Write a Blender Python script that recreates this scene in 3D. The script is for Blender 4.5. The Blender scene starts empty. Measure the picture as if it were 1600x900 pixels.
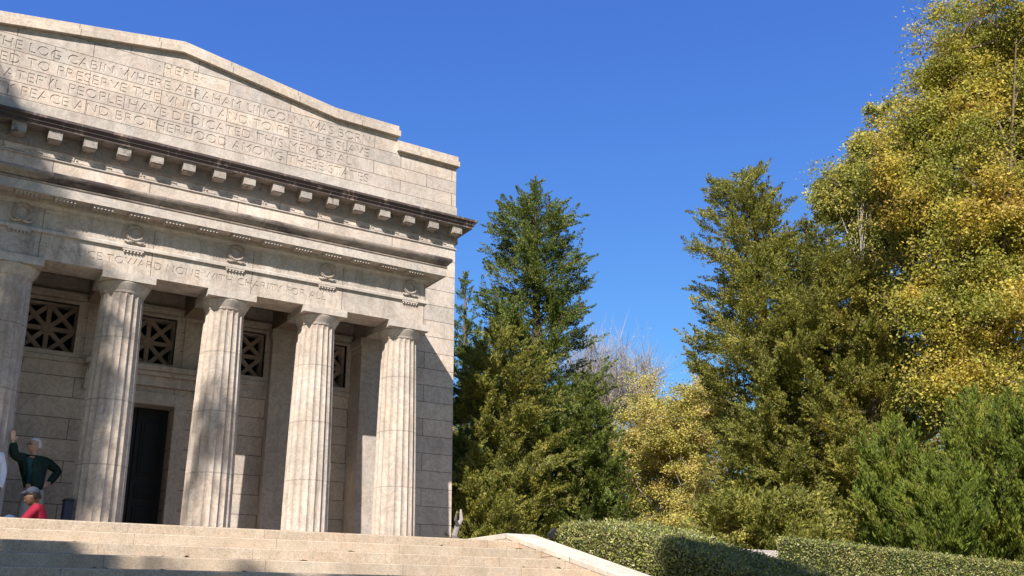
import bpy, bmesh, math, random
import numpy as np
from mathutils import Vector, Matrix
C = bpy.context.scene.collection
scene = bpy.context.scene
PI = math.pi

# ---------------------------------------------------------------- camera
CAM = Vector((-3.8972, -16.3907, -1.00625))
PITCH, ROLL, YAW = 0.3173374593, -0.0052562188, 0.5765401689
F = Vector((math.sin(YAW)*math.cos(PITCH), math.cos(YAW)*math.cos(PITCH), math.sin(PITCH)))
R0 = Vector((math.cos(YAW), -math.sin(YAW), 0)); U0 = R0.cross(F)
RT = R0*math.cos(ROLL)+U0*math.sin(ROLL); UP = -R0*math.sin(ROLL)+U0*math.cos(ROLL)
cam_d = bpy.data.cameras.new('camera'); cam = bpy.data.objects.new('camera', cam_d); C.objects.link(cam)
m = Matrix((RT, UP, -F)).transposed().to_4x4(); m.translation = CAM; cam.matrix_world = m
cam_d.sensor_width = 36; cam_d.lens = 1523.54/1600*36; cam_d.shift_y = 23.7/1600
cam_d.clip_end = 2000; cam_d.clip_start = 0.1
scene.camera = cam
# ---------------------------------------------------------------- sky, sun, exposure
SUN_D = Vector((0.978, 1.0, -1.261)).normalized()          # direction the light travels
EL = math.asin(-SUN_D.z)
world = bpy.data.worlds.new('World'); scene.world = world; world.use_nodes = True
wn = world.node_tree.nodes; wl = world.node_tree.links
sky = wn.new('ShaderNodeTexSky'); sky.sky_type = 'NISHITA'; sky.sun_disc = False
sky.sun_elevation = EL; sky.sun_rotation = math.atan2(-SUN_D.x, -SUN_D.y)
sky.altitude = 1500; sky.air_density = 1.15; sky.dust_density = 0.0; sky.ozone_density = 5.0
bg = wn['Background']; bg.inputs['Strength'].default_value = 0.15
# deep clear blue opposite the sun, an added warm tint on the sunward sky to warm the shade
def wnode(t, **k):
    x = wn.new(t)
    for a, v in k.items(): setattr(x, a, v)
    return x
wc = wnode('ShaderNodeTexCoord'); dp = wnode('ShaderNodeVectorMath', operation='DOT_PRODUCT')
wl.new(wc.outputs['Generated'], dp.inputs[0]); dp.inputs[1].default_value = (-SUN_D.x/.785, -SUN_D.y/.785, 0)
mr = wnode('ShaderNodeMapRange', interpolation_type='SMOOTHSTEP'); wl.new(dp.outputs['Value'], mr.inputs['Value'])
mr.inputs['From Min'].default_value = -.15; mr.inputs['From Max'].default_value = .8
sc_ = wnode('ShaderNodeSeparateColor'); wl.new(sky.outputs[0], sc_.inputs[0])
pw = wnode('ShaderNodeMath', operation='POWER'); wl.new(sc_.outputs[2], pw.inputs[0]); pw.inputs[1].default_value = .55
pm = wnode('ShaderNodeMath', operation='MULTIPLY'); wl.new(pw.outputs[0], pm.inputs[0]); pm.inputs[1].default_value = 1.42
cc = wnode('ShaderNodeCombineColor')
for i, k in ((0, .355), (1, .535)):
    q = wnode('ShaderNodeMath', operation='MULTIPLY'); wl.new(sc_.outputs[i], q.inputs[0]); q.inputs[1].default_value = k; wl.new(q.outputs[0], cc.inputs[i])
wl.new(pm.outputs[0], cc.inputs[2])
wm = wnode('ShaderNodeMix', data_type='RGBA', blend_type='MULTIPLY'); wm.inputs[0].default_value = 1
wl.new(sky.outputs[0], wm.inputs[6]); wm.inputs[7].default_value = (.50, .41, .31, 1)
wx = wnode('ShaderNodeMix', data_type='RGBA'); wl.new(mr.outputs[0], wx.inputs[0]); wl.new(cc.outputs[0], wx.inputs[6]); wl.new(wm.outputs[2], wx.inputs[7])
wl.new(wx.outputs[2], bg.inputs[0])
sd = bpy.data.lights.new('sun', 'SUN'); sd.energy = 5.0; sd.angle = math.radians(0.53); sd.color = (1.0, 0.94, 0.86)
sun = bpy.data.objects.new('sun', sd); C.objects.link(sun)
sun.rotation_euler = SUN_D.to_track_quat('-Z', 'Y').to_euler(); sun.location = (-20, -20, 30)
vs = scene.view_settings; scene.display_settings.display_device = 'sRGB'
vs.view_transform = 'Standard'; vs.look = 'None'; vs.gamma = 1; vs.use_curve_mapping = False
vs.exposure = 0.85
scene.cycles.max_bounces = 6; scene.cycles.diffuse_bounces = 4; scene.cycles.transparent_max_bounces = 4

# ---------------------------------------------------------------- helpers
def at(px, py, depth):
    d = F + RT*((px-800)/1523.54) - UP*((py-473.674)/1523.54)
    return CAM + d*depth
def tag(o, label=None, cat=None, group=None, kind=None):
    if label: o['label'] = label
    if cat: o['category'] = cat
    if group: o['group'] = group
    if kind: o['kind'] = kind
    return o
def empty(name, loc=(0, 0, 0), label=None, cat=None, group=None):
    o = bpy.data.objects.new(name, None); C.objects.link(o); o.location = loc
    o.empty_display_size = .3
    return tag(o, label, cat, group)
def link(name, me, mat=None, parent=None, smooth=False):
    o = bpy.data.objects.new(name, me); C.objects.link(o)
    if mat: me.materials.append(mat)
    if smooth: me.polygons.foreach_set('use_smooth', [True]*len(me.polygons))
    if parent:
        o.parent = parent
        loc = Vector((0, 0, 0)); p = parent
        while p: loc += p.location+p.matrix_parent_inverse.translation; p = p.parent
        o.matrix_parent_inverse = Matrix.Translation(-loc)
    return o
def obj(name, bm, mat=None, parent=None, smooth=False, bevel=0):
    bmesh.ops.recalc_face_normals(bm, faces=bm.faces)
    me = bpy.data.meshes.new(name); bm.to_mesh(me); bm.free()
    o = link(name, me, mat, parent, smooth)
    if bevel:
        b = o.modifiers.new('bevel', 'BEVEL'); b.width = bevel; b.segments = 2; b.limit_method = 'ANGLE'
    return o
def box(bm, x0, x1, y0, y1, z0, z1):
    v = [bm.verts.new(p) for p in ((x0,y0,z0),(x1,y0,z0),(x1,y1,z0),(x0,y1,z0),(x0,y0,z1),(x1,y0,z1),(x1,y1,z1),(x0,y1,z1))]
    for f in ((0,3,2,1),(4,5,6,7),(0,1,5,4),(1,2,6,5),(2,3,7,6),(3,0,4,7)): bm.faces.new([v[i] for i in f])
def B(name, mat, parent, *boxes, bevel=0):
    bm = bmesh.new()
    for b in boxes: box(bm, *b)
    return obj(name, bm, mat, parent, bevel=bevel)
def molding(name, mat, parent, X, Y0, Yb, prof):
    """profile of (projection, z) swept round a front of half-width X with mitred returns"""
    bm = bmesh.new(); rings = []
    for p, z in prof:
        rings.append([bm.verts.new(q) for q in ((-X-p, Yb, z), (-X-p, Y0-p, z), (X+p, Y0-p, z), (X+p, Yb, z))])
    for a, b in zip(rings, rings[1:]):
        for i in range(3): bm.faces.new((a[i], a[i+1], b[i+1], b[i]))
    bm.faces.new(rings[0]); bm.faces.new(rings[-1])
    return obj(name, bm, mat, parent)
def prism_y(bm, pts, y0, y1):
    a = [bm.verts.new((x, y0, z)) for x, z in pts]; b = [bm.verts.new((x, y1, z)) for x, z in pts]
    n = len(pts); bm.faces.new(a); bm.faces.new(b)
    for i in range(n): bm.faces.new((a[i], a[(i+1) % n], b[(i+1) % n], b[i]))
def prism_x(bm, pts, x0, x1):
    a = [bm.verts.new((x0, y, z)) for y, z in pts]; b = [bm.verts.new((x1, y, z)) for y, z in pts]
    n = len(pts); bm.faces.new(a); bm.faces.new(b)
    for i in range(n): bm.faces.new((a[i], a[(i+1) % n], b[(i+1) % n], b[i]))
def tube(bm, pts, rads, seg=8):
    rings = []
    for i, (p, r) in enumerate(zip(pts, rads)):
        p = Vector(p)
        d = Vector(pts[min(i+1, len(pts)-1)]) - Vector(pts[max(i-1, 0)])
        if d.length < 1e-6: d = Vector((0, 0, 1))
        d.normalize(); a = d.orthogonal().normalized(); b = d.cross(a)
        if rings:                                        # keep the frame from twisting
            a = (pa - d*pa.dot(d)).normalized(); b = d.cross(a)
        pa = a
        rings.append([bm.verts.new(p + a*r*math.cos(t*2*PI/seg) + b*r*math.sin(t*2*PI/seg)) for t in range(seg)])
    for u, v in zip(rings, rings[1:]):
        for i in range(seg): bm.faces.new((u[i], u[(i+1) % seg], v[(i+1) % seg], v[i]))
    bm.faces.new(rings[0]); bm.faces.new(rings[-1])

# ---------------------------------------------------------------- materials
def nt(name, rough=.8, spec=.3):
    mt = bpy.data.materials.new(name); mt.use_nodes = True
    n = mt.node_tree.nodes; l = mt.node_tree.links; b = n['Principled BSDF']
    b.inputs['Roughness'].default_value = rough; b.inputs['Specular IOR Level'].default_value = spec
    return mt, n, l, b
def noise(n, l, vec, scale, detail=4, rough=.6, dist=0):
    t = n.new('ShaderNodeTexNoise'); t.inputs['Scale'].default_value = scale; t.inputs['Detail'].default_value = detail
    t.inputs['Roughness'].default_value = rough; t.inputs['Distortion'].default_value = dist
    if vec is not None: l.new(vec, t.inputs['Vector'])
    return t.outputs['Fac']
def ramp(n, l, fac, stops):
    r = n.new('ShaderNodeValToRGB'); l.new(fac, r.inputs[0]); e = r.color_ramp.elements
    while len(e) < len(stops): e.new(.5)
    for i, (p, c) in enumerate(stops):
        e[i].position = p; e[i].color = (*c, 1) if len(c) == 3 else c
    return r.outputs[0]
def g(v): return (v, v, v)
def mix(n, l, mode, fac, a, b):
    x = n.new('ShaderNodeMix'); x.data_type = 'RGBA'; x.blend_type = mode; x.clamp_result = False
    if isinstance(fac, (int, float)): x.inputs[0].default_value = fac
    else: l.new(fac, x.inputs[0])
    for s, v in ((6, a), (7, b)):
        if isinstance(v, tuple): x.inputs[s].default_value = (*v, 1)
        else: l.new(v, x.inputs[s])
    return x.outputs[2]
def math_n(n, l, op, a, b=None, c=None):
    x = n.new('ShaderNodeMath'); x.operation = op
    for i, v in enumerate((a, b, c)):
        if v is None: continue
        if isinstance(v, (int, float)): x.inputs[i].default_value = v
        else: l.new(v, x.inputs[i])
    return x.outputs[0]
def stone(name, col, row=None, off=0, bw=1.2, stain=0.0, blotch=1.0, rings=None, horiz=False, mort=.0075, streak=0.0, scalev=1.0, lichen=None, ss=(5, 5, .7), spk=0, xoff=0.0, frq=.5, cv=1.0):
    mt, n, l, b = nt(name, .78, .25)
    co = n.new('ShaderNodeNewGeometry').outputs['Position']
    sp = n.new('ShaderNodeSeparateXYZ'); l.new(co, sp.inputs[0])
    x, y, z = sp.outputs
    # large soft mottling, veins, grain
    n1 = ramp(n, l, noise(n, l, co, .9*scalev, 6, .62, .4), [(.3, g(.80)), (.7, g(1.12))])
    warm = ramp(n, l, noise(n, l, co, 1.7*scalev, 5, .6), [(.35, (1.03, .985, .95)), (.65, (.97, 1.0, 1.03))])
    pink = ramp(n, l, noise(n, l, co, 4.3*scalev, 4, .6, .6), [(.45, g(1)), (.75, (1.02, .96, .93))])
    vein = ramp(n, l, noise(n, l, co, 2.6*scalev, 7, .62, 2.6), [(.42, g(1)), (.485, g(.70)), (.54, g(1)), (.6, g(1.04)), (.64, g(.88)), (.68, g(1))])
    mp = n.new('ShaderNodeMapping'); l.new(co, mp.inputs[0]); mp.inputs['Scale'].default_value = (1, 1, 1)
    gr = ramp(n, l, noise(n, l, co, 38, 3, .7), [(.3, g(.93)), (.7, g(1.06))])
    c = mix(n, l, 'MULTIPLY', blotch, tuple(col), n1)
    c = mix(n, l, 'MULTIPLY', .8, c, warm); c = mix(n, l, 'MULTIPLY', .9, c, pink)
    c = mix(n, l, 'MULTIPLY', .75*blotch, c, vein); c = mix(n, l, 'MULTIPLY', 1.0, c, gr)
    if spk:
        c = mix(n, l, 'MULTIPLY', 1.0, c, ramp(n, l, noise(n, l, co, 75, 2, .8), [(.36, (.72, .68, .62)), (.5, g(1)), (.68, g(1.08))]))
        c = mix(n, l, 'MULTIPLY', 1.0, c, ramp(n, l, noise(n, l, co, 3.2, 5, .7), [(.3, (.86, .84, .80)), (.6, g(1.04))]))
        c = mix(n, l, 'MULTIPLY', 1.0, c, ramp(n, l, noise(n, l, co, 9, 3, .6, 3.5), [(.49, g(1)), (.5, g(.62)), (.51, g(1))]))
    if row:
        cb = n.new('ShaderNodeCombineXYZ')
        l.new(math_n(n, l, 'ADD', math_n(n, l, 'ADD', x, xoff), math_n(n, l, 'MULTIPLY', y, 1.0)), cb.inputs[0])
        l.new(math_n(n, l, 'SUBTRACT', z, off), cb.inputs[1])
        br = n.new('ShaderNodeTexBrick'); l.new(cb.outputs[0], br.inputs['Vector'])
        br.offset = frq; br.inputs['Scale'].default_value = 1; br.inputs['Brick Width'].default_value = bw
        br.inputs['Row Height'].default_value = row; br.inputs['Mortar Size'].default_value = mort
        br.inputs['Mortar Smooth'].default_value = .15
        br.inputs['Color1'].default_value = (1+.07*cv, 1+.04*cv, 1, 1); br.inputs['Color2'].default_value = (1-.11*cv, 1-.11*cv, 1-.10*cv, 1)
        br.inputs['Mortar'].default_value = (.42+.3*(1-cv), .39+.3*(1-cv), .38+.3*(1-cv), 1)
        c = mix(n, l, 'MULTIPLY', 1.0, c, br.outputs['Color'])
    if rings:
        zz = math_n(n, l, 'SUBTRACT', z, rings[0]); md = math_n(n, l, 'MODULO', zz, rings[1])
        w = math_n(n, l, 'ABSOLUTE', math_n(n, l, 'SUBTRACT', md, rings[1]/2))
        rr = ramp(n, l, math_n(n, l, 'MULTIPLY', w, 1.0), [(.006, g(.66)), (.013, g(1))])
        c = mix(n, l, 'MULTIPLY', 1.0, c, rr)
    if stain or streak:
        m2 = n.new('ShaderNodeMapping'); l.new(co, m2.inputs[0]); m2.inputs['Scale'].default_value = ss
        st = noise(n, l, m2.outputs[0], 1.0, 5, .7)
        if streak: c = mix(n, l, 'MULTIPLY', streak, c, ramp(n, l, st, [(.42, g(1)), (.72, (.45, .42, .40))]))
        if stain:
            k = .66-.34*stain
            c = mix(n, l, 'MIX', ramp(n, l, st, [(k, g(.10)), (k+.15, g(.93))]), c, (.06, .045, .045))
    if lichen:
        c = mix(n, l, 'MIX', ramp(n, l, noise(n, l, co, 7, 5, .75), [(.56, g(0)), (.68, g(.55))]), c, lichen)
    l.new(c, b.inputs['Base Color'])
    bp = n.new('ShaderNodeBump'); bp.inputs['Strength'].default_value = .25; bp.inputs['Distance'].default_value = .01
    l.new(gr, bp.inputs['Height']); l.new(bp.outputs[0], b.inputs['Normal'])
    return mt
COL = (.575, .508, .447)
M = {}
M['wall'] = stone('ashlar_stone', COL, cv=1.35, streak=.3, row=.372, off=.226, bw=1.75, xoff=.9)
M['attic'] = stone('attic_stone', COL, cv=1.35, streak=.3, row=.3175, off=.085, bw=1.35, xoff=.3)
M['cella'] = stone('porch_stone', COL, row=.42, off=.1, bw=1.45, streak=.4)
M['plain'] = stone('dressed_stone', (.52, .465, .41), streak=.3)
M['shaft'] = stone('column_stone', (.50, .43, .365), rings=(1.42-1.053/2, 1.053), streak=.5)
M['band'] = stone('band_stone', (.52, .465, .41), row=4, off=-1, bw=1.75, xoff=.5, streak=.6)
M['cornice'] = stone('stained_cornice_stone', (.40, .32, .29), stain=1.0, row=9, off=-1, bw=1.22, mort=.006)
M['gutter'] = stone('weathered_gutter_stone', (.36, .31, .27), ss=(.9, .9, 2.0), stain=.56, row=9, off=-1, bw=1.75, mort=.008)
M['coping'] = stone('coping_stone', (.56, .49, .42), row=9, off=-1, bw=1.5, blotch=1, streak=.25)
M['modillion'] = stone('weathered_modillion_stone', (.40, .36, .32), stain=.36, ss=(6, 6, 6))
M['soffit'] = stone('grimy_shaded_soffit_stone', (.30, .265, .235), stain=.3, ss=(4, 4, 4))  # grime, its tone deepened to put shade under the cornice against bounced light
M['palecoping'] = stone('pale_coping_stone', (.62, .57, .50), row=9, off=-5, bw=1.4, blotch=.6, spk=1)
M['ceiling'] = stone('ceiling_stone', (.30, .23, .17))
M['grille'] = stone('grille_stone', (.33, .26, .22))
M['step'] = stone('step_stone', (.53, .44, .34), cv=.55, row=.14, off=0, bw=1.45, blotch=.35, spk=1, frq=.37, mort=.0035, lichen=(.50, .36, .24), streak=.2)
M['stepwall'] = stone('cheek_wall_stone', (.56, .455, .35), row=.32, off=.09, bw=1.1, blotch=.45, spk=1, mort=.006)
M['pave'] = stone('paving_stone', (.33, .29, .25))
M['grey'] = stone('grey_wall_stone', (.38, .34, .31))
def simple(name, col, rough=.6, spec=.4, var=.15, sc=8, metal=0):
    mt, n, l, b = nt(name, rough, spec)
    tc = n.new('ShaderNodeTexCoord').outputs['Object']
    v = ramp(n, l, noise(n, l, tc, sc, 4), [(.3, g(1-var)), (.7, g(1+var))])
    l.new(mix(n, l, 'MULTIPLY', 1.0, tuple(col), v), b.inputs['Base Color']); b.inputs['Metallic'].default_value = metal
    return mt
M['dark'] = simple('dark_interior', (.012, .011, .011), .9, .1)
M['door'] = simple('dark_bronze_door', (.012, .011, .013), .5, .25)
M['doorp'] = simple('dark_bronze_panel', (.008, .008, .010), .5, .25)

# ---------------------------------------------------------------- text and plates with holes
def text_splines(body, x0, x1, zb, zt, curve):
    """letters fitted between x0..x1 and baseline zb / cap height zt, added as outlines to curve"""
    tc = bpy.data.curves.new('t', 'FONT'); tc.body = body; tc.size = 1; tc.offset = -.017; tc.resolution_u = 4
    to = bpy.data.objects.new('t', tc); C.objects.link(to)
    # fit spacing: measure at two spacings, solve for the wanted width at the wanted height
    def meas():
        bpy.context.view_layer.update()
        bb = to.bound_box; return bb[0][0], bb[6][0], bb[0][1], bb[6][1]
    a = meas(); h = .715; s = (zt-zb)/h
    w1 = (a[1]-a[0]); tc.space_character = 1.5; w2 = meas(); w2 = w2[1]-w2[0]
    want = (x1-x0)/s; sp = 1 + (want-w1)/(w2-w1)*.5; tc.space_character = max(.6, sp)
    a = meas(); sx = (x1-x0)/(a[1]-a[0])
    bpy.ops.object.select_all(action='DESELECT'); to.select_set(True); bpy.context.view_layer.objects.active = to
    bpy.ops.object.convert(target='CURVE')
    src = to.data
    for spl in src.splines:
        ns = curve.splines.new('POLY'); pts = []
        bp = spl.bezier_points; N = len(bp)
        from mathutils.geometry import interpolate_bezier
        for i in range(N):
            p, q = bp[i], bp[(i+1) % N]
            straight = (p.handle_right-p.co).cross(q.co-p.co).length < 1e-4 and (q.handle_left-q.co).cross(q.co-p.co).length < 1e-4
            seg = interpolate_bezier(p.co, p.handle_right, q.handle_left, q.co, 2 if straight else 5)[:-1]
            pts += [(v.x, v.y) for v in seg]
        ns.points.add(len(pts)-1)
        for pt, (u, v) in zip(ns.points, pts): pt.co = (x0+(u-a[0])*sx, zb+v*s, 0, 1)
        ns.use_cyclic_u = True
    bpy.data.objects.remove(to)
def poly_spline(curve, pts):
    ns = curve.splines.new('POLY'); ns.points.add(len(pts)-1)
    for pt, (u, v) in zip(ns.points, pts): pt.co = (u, v, 0, 1)
    ns.use_cyclic_u = True
def plate(name, mat, parent, outline, holes, y0, y1, texts=()):
    cu = bpy.data.curves.new('p', 'CURVE'); cu.dimensions = '2D'; cu.fill_mode = 'BOTH'; cu.extrude = (y1-y0)/2
    poly_spline(cu, outline)
    for h in holes: poly_spline(cu, h)
    for t in texts: text_splines(*t, cu)
    co = bpy.data.objects.new('p', cu); C.objects.link(co); bpy.context.view_layer.update()
    me = bpy.data.meshes.new_from_object(co.evaluated_get(bpy.context.evaluated_depsgraph_get()))
    bpy.data.objects.remove(co); me.name = name
    yc = (y0+y1)/2
    me.transform(Matrix(((1, 0, 0, 0), (0, 0, -1, yc), (0, 1, 0, 0), (0, 0, 0, 1))))
    me.materials.clear()
    return link(name, me, mat, parent)
def rect(x0, x1, z0, z1): return [(x0, z0), (x1, z0), (x1, z1), (x0, z1)]

# ================================================================ SETTING: ground
def ground_z(x, y):
    if y > -5.2: return -.12 - max(0, x-14)*.02
    if y > -20: return -.12 + (y+5.2)*.27
    return -4.12
bm = bmesh.new()
xs = [-400, -120, -50, -25, -12, -6, -3.5, 3.5, 6, 9, 12, 18, 25, 35, 60, 120, 400]; ys = [-400, -150, -60, -30, -20, -16, -12, -9, -7, -5.2, -3, 0, 8, 20, 40, 80, 160, 400]
gv = [[bm.verts.new((x, y, (ground_z(x, y) if not (abs(x) < 3.6 and -20 < y < -5) else ground_z(x, y)-.5))) for x in xs] for y in ys]
for j in range(len(ys)-1):
    for i in range(len(xs)-1): bm.faces.new((gv[j][i], gv[j][i+1], gv[j+1][i+1], gv[j+1][i]))
mt, n, l, b = nt('lawn', .9, .1)
tcg = n.new('ShaderNodeNewGeometry').outputs['Position']
c1 = ramp(n, l, noise(n, l, tcg, .6, 6), [(.3, (.035, .055, .014)), (.7, (.09, .085, .03))])
l.new(mix(n, l, 'MULTIPLY', 1.0, c1, ramp(n, l, noise(n, l, tcg, 30, 4), [(.3, g(.6)), (.7, g(1.3))])), b.inputs['Base Color'])
M['lawn'] = mt
tag(obj('ground', bm, M['lawn']), kind='structure')
# terrace in front of and under the building
tag(B('terrace', M['pave'], None, (-9, 9, -5.10, 14, -.5, -.004), bevel=.01), kind='structure')

# ================================================================ BUILDING
bld = empty('memorial_building', (0, 0, 0), 'pale pinkish stone temple-like memorial with columns, inscribed gable and dark-stained cornice', 'building')
D = 2.06; XW = 6.53; XP = 4.72; YA = .05
# main block
GABLE = [(-XW, 8.10), (XW, 8.10), (XW, 9.36), (4.95, 9.36), (4.95, 9.75), (3.4, 9.75), (0, 10.26), (-3.4, 9.75), (-4.95, 9.75), (-4.95, 9.36), (-XW, 9.36)]
WIN = [1.75*i for i in (-2, -1, 0, 1, 2)]
whole = [rect(x-.45, x+.45, 3.64, 4.54) for x in WIN]
door_hole = rect(-.56, .56, 0, 2.86)
# front wall with openings (z 0..8.1); door opening starts at the floor
outline = [(-XW, 0), (-.56, 0), (-.56, 2.86), (.56, 2.86), (.56, 0), (XW, 0), (XW, 8.10), (-XW, 8.10)]
plate('front_wall', M['wall'], bld, outline, whole, D, D+.45)
B('side_wall', M['wall'], bld, (-XW, -XW+.4, D+.45, 14, 0, 9.36))
B('side_wall', M['wall'], bld, (XW-.4, XW, D+.45, 14, 0, 9.36))
B('rear_wall', M['wall'], bld, (-XW+.4, XW-.4, 13.6, 14, 0, 9.36))
B('roof', M['plain'], bld, (-XW+.4, XW-.4, D+.45, 13.6, 8.9, 9.1))
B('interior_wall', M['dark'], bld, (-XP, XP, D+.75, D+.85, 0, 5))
# gable wall: an inscribed face slab before a backing slab
rows = [('\u00b7HERE\u00b7', -.44, .44, 9.725, 9.92), ('OVER THE LOG CABIN WHERE ABRAHAM LINCOLN WAS BORN', -4.27, 4.27, 9.34, 9.545),
        ('DESTINED TO PRESERVE THE VNION AND TO FREE THE SLAVE', -4.26, 4.26, 9.025, 9.23),
        ('A GRATEFVL PEOPLE HAVE DEDICATED THIS MEMORIAL', -3.84, 3.84, 8.715, 8.92),
        ('TO VNITY PEACE AND BROTHERHOOD AMONG THESE STATES', -4.27, 4.27, 8.405, 8.61)]
plate('inscribed_gable', M['attic'], bld, GABLE, [], D, D+.010, texts=rows)
bm = bmesh.new(); prism_y(bm, GABLE, D+.0101, D+.45); obj('gable_wall', bm, M['attic'], bld)
B('plinth_course', M['plain'], bld, (-XW-.02, XW+.02, D-.02, D+.4, 7.95, 8.31))
# parapet copings: low stepped ends and the raked middle, two tiers each
for s in (-1, 1):
    a, b2 = sorted((s*4.951, s*(XW+.055)))
    a3, b3 = sorted((s*4.951, s*(XW+.03)))
    B('end_coping', M['coping'], bld, (a, b2, D-.09, 14.05, 9.36, 9.49), (a3, b3, D-.055, 14.03, 9.49, 9.625), bevel=.006)
def rake(dz0, dz1, p, ex):
    top = [(-4.95-ex, 9.72+dz1), (-3.4, 9.73+dz1), (0, 10.25+dz1), (3.4, 9.73+dz1), (4.95+ex, 9.72+dz1)]
    bot = [(x, z-dz1+dz0) for x, z in top][::-1]
    bm = bmesh.new(); prism_y(bm, top+bot, D-p, D+.6); return bm
rk = rake(0, .15, .09, .055); o = obj('raking_coping', rk, M['coping'], bld, bevel=.006)
rk = rake(.15, .27, .055, .02); o = obj('raking_coping', rk, M['coping'], bld, bevel=.006)
# upper cornice
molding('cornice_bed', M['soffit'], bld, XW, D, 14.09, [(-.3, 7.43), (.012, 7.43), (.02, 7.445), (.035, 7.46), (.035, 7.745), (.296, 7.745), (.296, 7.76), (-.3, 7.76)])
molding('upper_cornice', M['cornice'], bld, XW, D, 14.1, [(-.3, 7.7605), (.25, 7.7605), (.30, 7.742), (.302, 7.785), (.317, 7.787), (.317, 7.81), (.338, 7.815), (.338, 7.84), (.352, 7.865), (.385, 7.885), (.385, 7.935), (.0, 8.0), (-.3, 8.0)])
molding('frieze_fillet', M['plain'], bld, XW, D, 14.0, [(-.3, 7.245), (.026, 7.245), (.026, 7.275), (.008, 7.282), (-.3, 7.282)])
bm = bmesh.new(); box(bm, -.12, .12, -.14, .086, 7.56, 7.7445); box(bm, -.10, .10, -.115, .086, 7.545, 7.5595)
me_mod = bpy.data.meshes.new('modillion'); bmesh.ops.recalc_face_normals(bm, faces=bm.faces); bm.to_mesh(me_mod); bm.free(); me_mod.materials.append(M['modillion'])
NM = [(.31+.613*k)*s for k in range(11) for s in (1, -1)]
for x in NM:
    o = bpy.data.objects.new('modillion', me_mod); C.objects.link(o); o.parent = bld; o.location = (x, D-.122, 0)
for s in (-1, 1):
    for k in range(1, 12):
        o = bpy.data.objects.new('modillion', me_mod); C.objects.link(o); o.parent = bld
        o.location = (s*(XW+.122), D+.16+.613*(k-.5), 0); o.rotation_euler.z = s*PI/2
# ornament band in the upper frieze between the modillion shadows
def ornament(k):
    bm = bmesh.new()
    t = .018
    def slab(x0, x1, z0, z1): box(bm, x0, x1, -t, 0, z0, z1)
    slab(-.15, .15, 7.284, 7.304); slab(-.15, -.12, 7.335, 7.365); slab(.12, .15, 7.335, 7.365)
    if k % 2:
        slab(-.09, .09, 7.38, 7.40); slab(-.09, .09, 7.325, 7.345); slab(-.09, -.07, 7.3451, 7.3799); slab(.07, .09, 7.3451, 7.3799)
    else:
        N = 20
        for i in range(N):
            a0, a1 = 2*PI*i/N, 2*PI*(i+1)/N
            prism_y(bm, [(.055*math.cos(a0), 7.35+.055*math.sin(a0)), (.055*math.cos(a1), 7.35+.055*math.sin(a1)), (.03*math.cos(a1), 7.35+.03*math.sin(a1)), (.03*math.cos(a0), 7.35+.03*math.sin(a0))], -t, 0)
        slab(-.115, -.07, 7.34, 7.36); slab(.07, .115, 7.34, 7.36)
    me = bpy.data.meshes.new('frieze_ornament'); bmesh.ops.recalc_face_normals(bm, faces=bm.faces); bm.to_mesh(me); bm.free(); me.materials.append(M['plain']); return me
orn = [ornament(0), ornament(1)]
for k in range(-10, 11):
    o = bpy.data.objects.new('frieze_ornament', orn[k % 2]); C.objects.link(o); o.parent = bld; o.location = (.613*k+.0, D, 0)
# ---- portico entablature
LT = [('WITH MALICE TOWARD NONE WITH CHARITY FOR ALL', -2.62, 2.62, 4.765, 4.905)]
plate('architrave_face', M['band'], bld, rect(-XP, XP, 4.61, 5.05), [], YA, YA+.008, texts=LT)
B('architrave', M['band'], bld, (-XP, XP, YA+.0081, .68, 4.61, 5.05))
for s in (-1, 1): B('architrave_return', M['band'], bld, ((XP-.62) if s > 0 else -XP, XP if s > 0 else -XP+.62, .6801, D, 4.611, 5.05))
B('frieze', M['band'], bld, (-XP, XP, YA, .68, 5.115, 5.62))
for s in (-1, 1): B('frieze_return', M['band'], bld, ((XP-.62) if s > 0 else -XP, XP if s > 0 else -XP+.62, .6801, D, 5.115, 5.62))
molding('taenia', M['plain'], bld, XP, YA, D, [(-.05, 5.05), (.045, 5.05), (.045, 5.1), (.03, 5.1149), (-.05, 5.1149)])
COLS = [-4.375, -2.625, -.875, .875, 2.625, 4.375]
def cone(bm, x, y, z0, z1, r0, r1, seg=8):
    a = [bm.verts.new((x+r0*math.cos(2*PI*i/seg), y+r0*math.sin(2*PI*i/seg), z0)) for i in range(seg)]
    b = [bm.verts.new((x+r1*math.cos(2*PI*i/seg), y+r1*math.sin(2*PI*i/seg), z1)) for i in range(seg)]
    bm.faces.new(a); bm.faces.new(b)
    for i in range(seg): bm.faces.new((a[i], a[(i+1) % seg], b[(i+1) % seg], b[i]))
bm = bmesh.new(); box(bm, -.17, .17, -.04, 0, 5.015, 5.0495)
for i in range(6): cone(bm, -.14+i*.056, -.022, 4.985, 5.0145, .018, .013)
me_reg = bpy.data.meshes.new('regula'); bmesh.ops.recalc_face_normals(bm, faces=bm.faces); bm.to_mesh(me_reg); bm.free(); me_reg.materials.append(M['plain'])
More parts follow.
